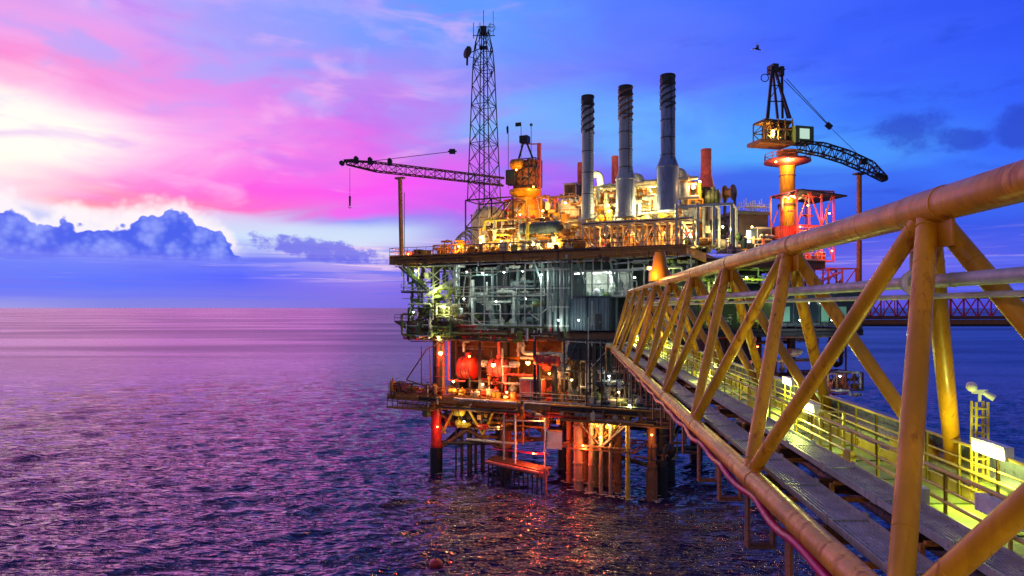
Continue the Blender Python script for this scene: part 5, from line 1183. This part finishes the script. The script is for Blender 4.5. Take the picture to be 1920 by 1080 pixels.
# ================================================================== BELOW THE LOWER DECK
t = thing('hanging_basket', 'funnel shaped basket of lit pipes hanging under the lower deck right of centre', 'machinery', L.F(1130,790,1.5))
pts = [(1065,772),(1195,772),(1182,815),(1130,838),(1085,812)]
m = MB()
for k in range(26):
    rg = random.Random(k); a_ = L.F(rg.uniform(1078,1188),776,rg.uniform(1,4)); b_ = L.F(1130+rg.uniform(-25,25), rg.uniform(812,836), rg.uniform(1.5,3.5)); m.pipe([a_, a_.lerp(b_,.5)+V(0,0,rg.uniform(-.6,.6)), b_], rg.uniform(.06,.16), 8)
mk('pipes', m, M['ochre'], t)
gear(L, t, (L.ux(1100,1.5),L.ux(1165,1.5),1,3.5,8.2,10.2), 28, 151, ['cream','yellow','ochre','cream'], .35, .8)
m = MB(); m.cyl(L.F(1068,775,1), L.F(1128,838,1.5), .16, n=8); m.cyl(L.F(1195,772,1), L.F(1128,838,1.5), .16, n=8); m.cyl(L.F(1185,790,.6), L.F(1128,838,.9), .2, n=8); mk('frame', m, M['brown'], t)
# conductor pipes
cl = [(1068,915,5,'rustcol',.42),(1085,918,2,'conductor',.62),(1108,930,1.5,'conductor',.32),(1127,935,1.2,'conductor',.26),(1145,940,1.0,'conductor',.24),(1158,925,3,'rustcol',.5),(1177,948,.6,'yellow',.28),(1118,925,5,'green',.6),(1097,915,6,'rustcol',.5),(1136,925,6,'rustcol',.55)]
for i, (px, yb, v_, mt, r) in enumerate(cl):
    p = P(L.ux(px,v_), v_, 0); m = MB(); m.cyl(p+V(0,0,-3), p+V(0,0,ZL-.9), r, n=14)
    for z in (1.2, 3.4, 5.8, 8): m.cyl(p+V(0,0,z), p+V(0,0,z+.18), r*1.22, n=14)
    order = ['farthest left rusty','thick tan','slim tan','very slim tan','second very slim tan','thick rusty','yellowish','wide olive','hidden rusty left','hidden rusty right'][i]
    solo('well_conductor', m, M[mt], order+' well conductor pipe running from the lower deck into the sea', 'pipe', p, 'well conductors below the lower deck')
t = thing('conductor_guide', 'horizontal guide frame around the well conductors just above the sea', 'frame', P(-8,3,4))
framework(L, t, (L.ux(1055,.4), L.ux(1190,.4), .4, 6.5, 5.6, 6.0), 6, 1, 'rustcol', .12, diag=False)
# boat landing : tilted magenta-red bumper with hanging tyres / posts
t = thing('boat_landing', 'sloping boat landing with a bright pinkish red front rail close to the water', 'landing stage', L.F(965,880,0))
a_, b_ = L.F(912,866,0), L.F(1020,890,-1); m = MB(); m.cyl(a_, b_, .26, n=14); mk('bumper_rail', m, M['coral'], t)
m = MB(); m.cyl(a_+V(0,0,1.4)+L.v*1.6, b_+V(0,0,2.2)+L.v*1.6, .12, n=10); mk('upper_rail', m, M['magenta'], t)
m = MB()
for k in range(13):
    q = a_.lerp(b_, (k+.5)/13); m.cyl(V(q.x,q.y,-1.5), q, .09, n=8)
mk('fender_posts', m, M['dark'], t)
m = MB(); m.box(a_.lerp(b_,.5)+L.v*1.4+V(0,0,.3), (b_-a_)/2, L.v*1.2, V(0,0,.08)); mk('stage', m, M['brown'], t)
m = MB()
for x in (945,966,1022): m.cyl(L.F(x,772,.6), L.F(x,862 if x < 1000 else 880,.6), .13, n=8)
m.cyl(L.F(945,788,.6), L.F(1022,790,.6), .1, n=8); m.cyl(L.F(966,772,.6), L.F(966,872,.6), .14, n=8); mk('ladder_frame', m, M['pale'], t)
m = MB(); m.cyl(b_+V(.1,0,.8), V(b_.x+.3,b_.y,-1), .16, n=10); m.ring(b_+V(0,0,.2), .5, .14, (0,1,0), 16); mk('bumper_post', m, M['coral'], t)
# blue tarpaulin box
m = MB(); c, w, h = L.box(m, 1026, 1054, 810, 842, 4, 2); t = thing('blue_container', 'blue box hanging beneath the lower deck left of the well conductors', 'container', c); mk('body', m, mat('blue_paint', (.02,.12,.35), .5), t)
m = MB(); [m.cyl(c+L.u*s*w*.4+V(0,0,h/2), V(c.x,c.y,ZL-1)+L.u*s*w*.4, .05, n=6) for s in (-1,1)]; mk('sling', m, M['dark'], t)
m = MB(); L.box(m, 1026, 1054, 806, 810, 3.9, 2.2); mk('lid', m, M['dark'], t)
# left lower clutter
t, b = zone(L, 'cellar_pipework', 'dark and yellow pipes and drums hanging under the left of the lower deck', 'pipework', 800, 935, 2, 8, 6.5, 9.8)
pipework(L, t, (b[0],b[1],2,8,6.6,9.8), 24, 161, ['dark','brown','red','pale'], .07, .2); gear(L, t, (b[0],b[1],2,6,6.6,8.5), 20, 162, ['yellow','red','dark','ochre','brown'], .5, 1.0)
t = thing('life_raft_canister', 'round yellow life raft canister under the left of the lower deck', 'life raft', L.F(860,770,1.5)); p = L.F(860,770,1.5)
mk('shell', MB().tank(p-L.u*.9, p+L.u*.9, .75, 18), M['yellow'], t); [mk('strap', MB().ring(p+L.u*q_, .77, .04, L.u, 18), M['dark'], t) for q_ in (-.4,.4)]; mk('hanger', MB().beam(p+V(0,0,.7), V(p.x,p.y,ZL-.9), .15), M['dark'], t)
t = thing('marker_drum', 'small olive drum sticking out left below the lower deck', 'drum', L.F(800,775,1)); p = L.F(800,775,1)
mk('shell', MB().tank(p-L.u*.6, p+L.u*.6, .55, 16), M['green'], t); mk('hanger', MB().beam(p+V(0,0,.5), V(p.x,p.y,ZL-.9), .12), M['dark'], t)
t, b = zone(L, 'sea_level_gear', 'dark risers and clamps between the left legs at the waterline', 'pipework', 830, 930, 3, 9, -1, 6)
m = MB()
for k, px in enumerate((855,866,880,884,892,905)): p = P(L.ux(px,3+k*.8),3+k*.8,0); mk('riser', MB().cyl(p+V(0,0,-2), p+V(0,0,9), .12+.1*(k % 3), n=10), M['dark'], t)
# small red buoy in the foreground water
p = V((817-960)/FPX*H*FPX/(1058-HORY), H*FPX/(1058-HORY), 0); t = thing('buoy', 'small red buoy with a dark pole floating alone in the dark foreground water', 'buoy', p)
mk('float', MB().lathe(p, [(.2,-.3),(.55,-.15),(.62,.1),(.45,.35),(.15,.45)], 18), M['red'], t); mk('pole', MB().cyl(p+V(0,0,.4), p+V(.05,0,1.5), .05, n=8), M['black'], t)
# ================================================================== FAR BRIDGE on the right
t = thing('truss_footbridge', 'distant dark red truss bridge leaving the platform to the right', 'bridge', (60,104,20))
Yb = 104.; zc = lambda py: H+(HORY-py)/FPX*Yb; xx = lambda px: (px-960)/FPX*Yb
x0, x1 = xx(1600), xx(2250); m = MB()
for yy in (Yb, Yb+3):
    m.beam((x0,yy,zc(557)), (x1,yy,zc(557)), .35, .4); m.beam((x0,yy,zc(596)), (x1,yy,zc(596)), .35, .4)
mk('chords', m, M['brown'], t)
w = 4.2; n = int((x1-x0)/w)
for yy in (Yb, Yb+3):
    m = MB()
    for k in range(n):
        a_ = x0+k*w
        m.cyl((a_,yy,zc(596)), (a_,yy,zc(557)), .12, n=8)
        m.cyl((a_,yy,zc(596)), (a_+w/2,yy,zc(557)), .1, n=8); m.cyl((a_+w/2,yy,zc(557)), (a_+w,yy,zc(596)), .1, n=8); m.cyl((a_+w/2,yy,zc(596)), (a_+w/2,yy,zc(557)), .07, n=6)
    mk('bracing', m, M['red'], t)
m = MB(); m.abox(x0, x1, Yb, Yb+3, zc(608), zc(600)); mk('walkway', m, M['rustcol'], t)
m = MB(); m.abox(x0, x1, Yb-.2, Yb+3.2, zc(612), zc(608.3)); mk('soffit', m, M['black'], t)
m = MB(); m.rail([(x0,Yb-.1,zc(600)), (x1,Yb-.1,zc(600))], 1.1, 2.1, .04, toe=False); mk('railing', m, M['red'], t)
tr = thing('bridge_support_pier', 'distant platform deck on legs that carries the far end of the dark red truss bridge', 'platform', (x1+8,Yb,0))
m = MB(); m.abox(x1, x1+16, Yb-5, Yb+10, 18.5, 20); mk('deck', m, M['brown'], tr)
for sx in (2,14):
    for sy in (-3,8): mk('leg', MB().cyl((x1+sx,Yb+sy,-3), (x1+sx,Yb+sy,18.5), .7, n=14), M['brown'], tr)
# bird over the right crane
p = V((1420-960)/FPX*80, 80, H+(HORY-92)/FPX*80)
m = MB()
prof = [(-.62,.03),(-.45,.13),(-.1,.19),(.3,.16),(.5,.1),(.62,.12),(.72,.08),(.86,.01)]
m.lathe(p, [(max(.01,r_),x) for x, r_ in prof], 10, (.96,.1,-.2))
def wing(s):
    a = [p+V(.25,0,.08), p+V(-.25,0,.06), p+V(-.45,s*.7,.42), p+V(-.75,s*1.5,.3), p+V(-.35,s*1.35,.36), p+V(.1,s*.7,.5)]
    m.add(a+[q-V(0,0,.035) for q in a], [(0,1,2,5),(5,2,3,4),(11,8,7,6),(10,9,8,11),(0,5,11,6),(5,4,10,11),(4,3,9,10),(3,2,8,9),(2,1,7,8)])
wing(1); wing(-1); m.add([p+V(-.5,.0,.03), p+V(-.95,.16,.06), p+V(-.95,-.16,.06), p+V(-.5,0,-.02), p+V(-.95,.16,.03), p+V(-.95,-.16,.03)], [(0,1,2),(5,4,3),(0,3,4,1),(1,4,5,2),(2,5,3,0)])
m.v = [tuple(p.lerp(Vector(q), .6)) for q in m.v]
solo('bird', m, M['black'], 'small dark seabird gliding above the right hand crane', 'bird', p)
# ================================================================== LAMPS
def LM(fr, px, py, v_, kind, pw, lb, grp=None, size=.13):
    if fr.F(px,py,v_).z > ZT-.5 and kind != 'red': pw *= 1.45
    lamp(fr.F(px,py,v_), kind, pw, lb, grp, size)
tl_ = [(900,445,1.6,'yel',420,'left of the cream domed vessel'),(940,452,1.4,'yel',520,'low in front of the cream domed vessel'),(975,402,5,'warm',500,'on the orange topped dome'),(1000,455,1.2,'yel',520,'below the dark slung tank, left end'),(1040,452,1.2,'yel',520,'below the dark slung tank, right end'),(1018,395,5,'warm',420,'between the orange dome and the pinkish dome'),(1060,380,6,'warm',480,'in front of the pinkish dome'),(860,462,1.5,'orange',260,'over the orange pump skid'),(765,476,1.4,'orange',260,'beside the boom rest post foot'),(968,318,6,'orange',130,'on the orange crane winch'),(1000,350,6,'orange',200,'under the orange crane house')]
for i, (px,py,v_,k,pw,lb) in enumerate(tl_): LM(L,px,py,v_,k,pw,'small glowing lamp '+lb,'warm deck lamps')
tl_ = [(1120,330,9,'yel',700,'over the cream turbine hood'),(1140,385,3.8,'yel',480,'right of the shortest stack foot'),(1168,372,5.5,'yel',420,'left of the middle stack'),(1200,385,4,'yel',520,'right of the middle stack foot'),(1222,345,8,'yel',420,'above the yellow module'),(1244,395,3.6,'yel',380,'at the tallest stack foot'),(1300,345,7,'warm',420,'between tallest stack and widest red funnel'),(1135,440,3.5,'warm',400,'behind the zigzag truss, left end'),(1190,438,3.5,'warm',400,'behind the zigzag truss, middle'),(1245,436,3.5,'orange',400,'behind the zigzag truss, right end'),(1295,432,2.5,'yel',420,'inside the grey portal frames'),(1355,425,2.5,'yel',300,'right end of the grey portal frames'),(1312,340,5,'warm',260,'at the flared red funnel foot')]
for px,py,v_,k,pw,lb in tl_: LM(L,px,py,v_,k,pw,'small glowing lamp '+lb,'warm deck lamps')
for px,py,v_,k,pw,lb in [(1450,245,4.2,'yel',420,'inside the right crane machinery cage'),(1410,425,1,'warm',500,'in front of the dark low deck house'),(1478,300,3.6,'warm',600,'under the right crane house'),(1455,303,3.2,'warm',300,'left side of the right crane gallery'),(1478,372,3.6,'yel',420,'on the right crane pedestal'),(1515,385,-.2,'orange',260,'front of the coral framed module'),(1555,400,-.2,'red',220,'right end of the coral framed module'),(1500,425,-.3,'red',220,'below the coral framed module'),(1560,470,-.5,'red',240,'on the coral stair tower'),(1530,440,-.3,'warm',300,'top of the coral stair tower'),(1400,520,0,'lime',420,'under the top deck beside the bridge chord'),(1340,530,0,'lime',480,'under the top deck right of the orange cowl'),(1440,545,0,'lime',350,'left of the glazed control building'),(1500,600,-3.5,'white',420,'in front of the glazed control building'),(1560,600,-3.5,'white',350,'right front of the glazed control building'),(1575,705,-3.5,'white',250,'over the davit frame'),(1540,720,-3,'warm',350,'left of the davit frame'),(1420,650,-2,'red',300,'among the dark lower machinery')]:
    LM(R,px,py,v_,k,pw,'small glowing lamp '+lb)
for px,py,v_,k,pw,lb in [(875,510,2,'white',420,'first white one along the middle level ceiling'),(905,512,3,'white',420,'second white one along the middle level ceiling'),(945,510,2,'white',420,'third white one along the middle level ceiling'),(980,508,3,'white',380,'fourth white one along the middle level ceiling'),(1015,515,1.2,'white',380,'last white one, left of the risers'),(870,560,2.8,'white',260,'half way up the process piping, left'),(930,565,2.6,'white',260,'half way up the process piping, middle'),(985,560,2.6,'white',260,'half way up the process piping, right'),(1047,600,.6,'white',260,'at the foot of the four risers'),(1085,600,0,'white',110,'before the left slate cabin'),(1250,500,.5,'lime',420,'above the bridge landing'),(1190,520,0,'white',240,'inside the pale landing frame'),(780,508,-.6,'lime',240,'top of the hanging stair'),(815,545,-.4,'lime',300,'middle of the hanging stair'),(830,575,-.4,'yel',320,'in front of the olive netting'),(775,585,0,'white',110,'left end of the hanging stair')]:
    LM(L,px,py,v_,k,pw,'small glowing lamp '+lb)
for i,(px,py,v_,k,pw,lb) in enumerate([(826,662,-.2,'red',500,'big red one at the left of the red level'),(925,684,1.0,'red',900,'big red one in the middle bay of the red level'),(990,680,1.0,'orange',620,'big orange one left of the red horizontal tank'),(880,668,1.6,'orange',420,'orange one before the large red drum'),(1030,700,.9,'orange',420,'orange one below the red horizontal tank'),(850,715,.6,'warm',260,'warm one low on the left of the red level'),(905,720,.6,'warm',260,'warm one low beside the second dark column'),(950,735,.3,'orange',220,'warm one at the lower deck edge'),(1008,776,.3,'orange',420,'orange one under the lower deck edge'),(822,632,-.4,'yel',260,'yellow one under the cantilever floor')]):
    LM(L,px,py,v_,k,pw,'glowing lamp, '+lb,None,.3 if i < 3 else .16)
for px,py,v_,k,pw,lb in [(1072,712,.8,'warm',260,'warm one at the right end of the red level'),(1142,705,1,'white',200,'white one in the dark pipework'),(1160,735,.8,'warm',200,'warm one in the dark pipework'),(1115,790,.4,'yel',120,'upper left in the hanging pipe basket'),(1140,795,.2,'yel',140,'centre of the hanging pipe basket'),(1165,790,.4,'yel',110,'upper right in the hanging pipe basket'),(1125,820,.2,'warm',300,'bottom of the hanging pipe basket'),(1222,815,-.6,'orange',160,'beside the rusty right front leg'),(1180,760,.3,'lime',180,'lime one near the hand rail hoop'),(870,790,0,'yel',260,'yellow one under the left lower deck'),(820,800,.4,'red',120,'red one on the left front leg'),(935,800,3.5,'orange',220,'orange one on the second rusty leg'),(1000,850,.6,'red',900,'red one above the boat landing'),(1022,818,1.2,'red',900,'upper red one beside the blue box'),(1093,835,0,'red',700,'red one low on the slim tan conductors'),(1086,790,2,'red',200,'red one at the top of the thick tan conductor'),(1195,650,1,'warm',150,'warm one beside the bridge end elbow')]:
    LM(L,px,py,v_,k,pw,'glowing lamp, '+lb)
m = MB(); rg = random.Random(77)
for (u_, v_, r_) in ((uL,2,.95),(u2,6,1.0),(u3,1.5,.75),(L.ux(1240,4),4,.8),(-16,12,1.0)) + tuple((L.ux(c_[0],c_[2]), c_[2], c_[4]+.1) for c_ in cl):
    c = P(u_, v_, 0)
    for k in range(9):
        q = rg.uniform(0,6.283); d = r_ + rg.uniform(.05,.7); p = c+V(math.cos(q)*d, math.sin(q)*d*1.0, .16); w = rg.uniform(.1,.34)
        vs = [p+V(math.cos(a_)*w*rg.uniform(.5,1.3)*1.6, math.sin(a_)*w*rg.uniform(.5,1.2), rg.uniform(-.03,.03)) for a_ in np.linspace(0,5.6,8)]
        m.add(vs, [tuple(range(8))])
fo = mk('foam', m, M['foam']); fo['kind'] = 'stuff'
scene.cycles.use_denoising = True
scene.cycles.max_bounces = 6
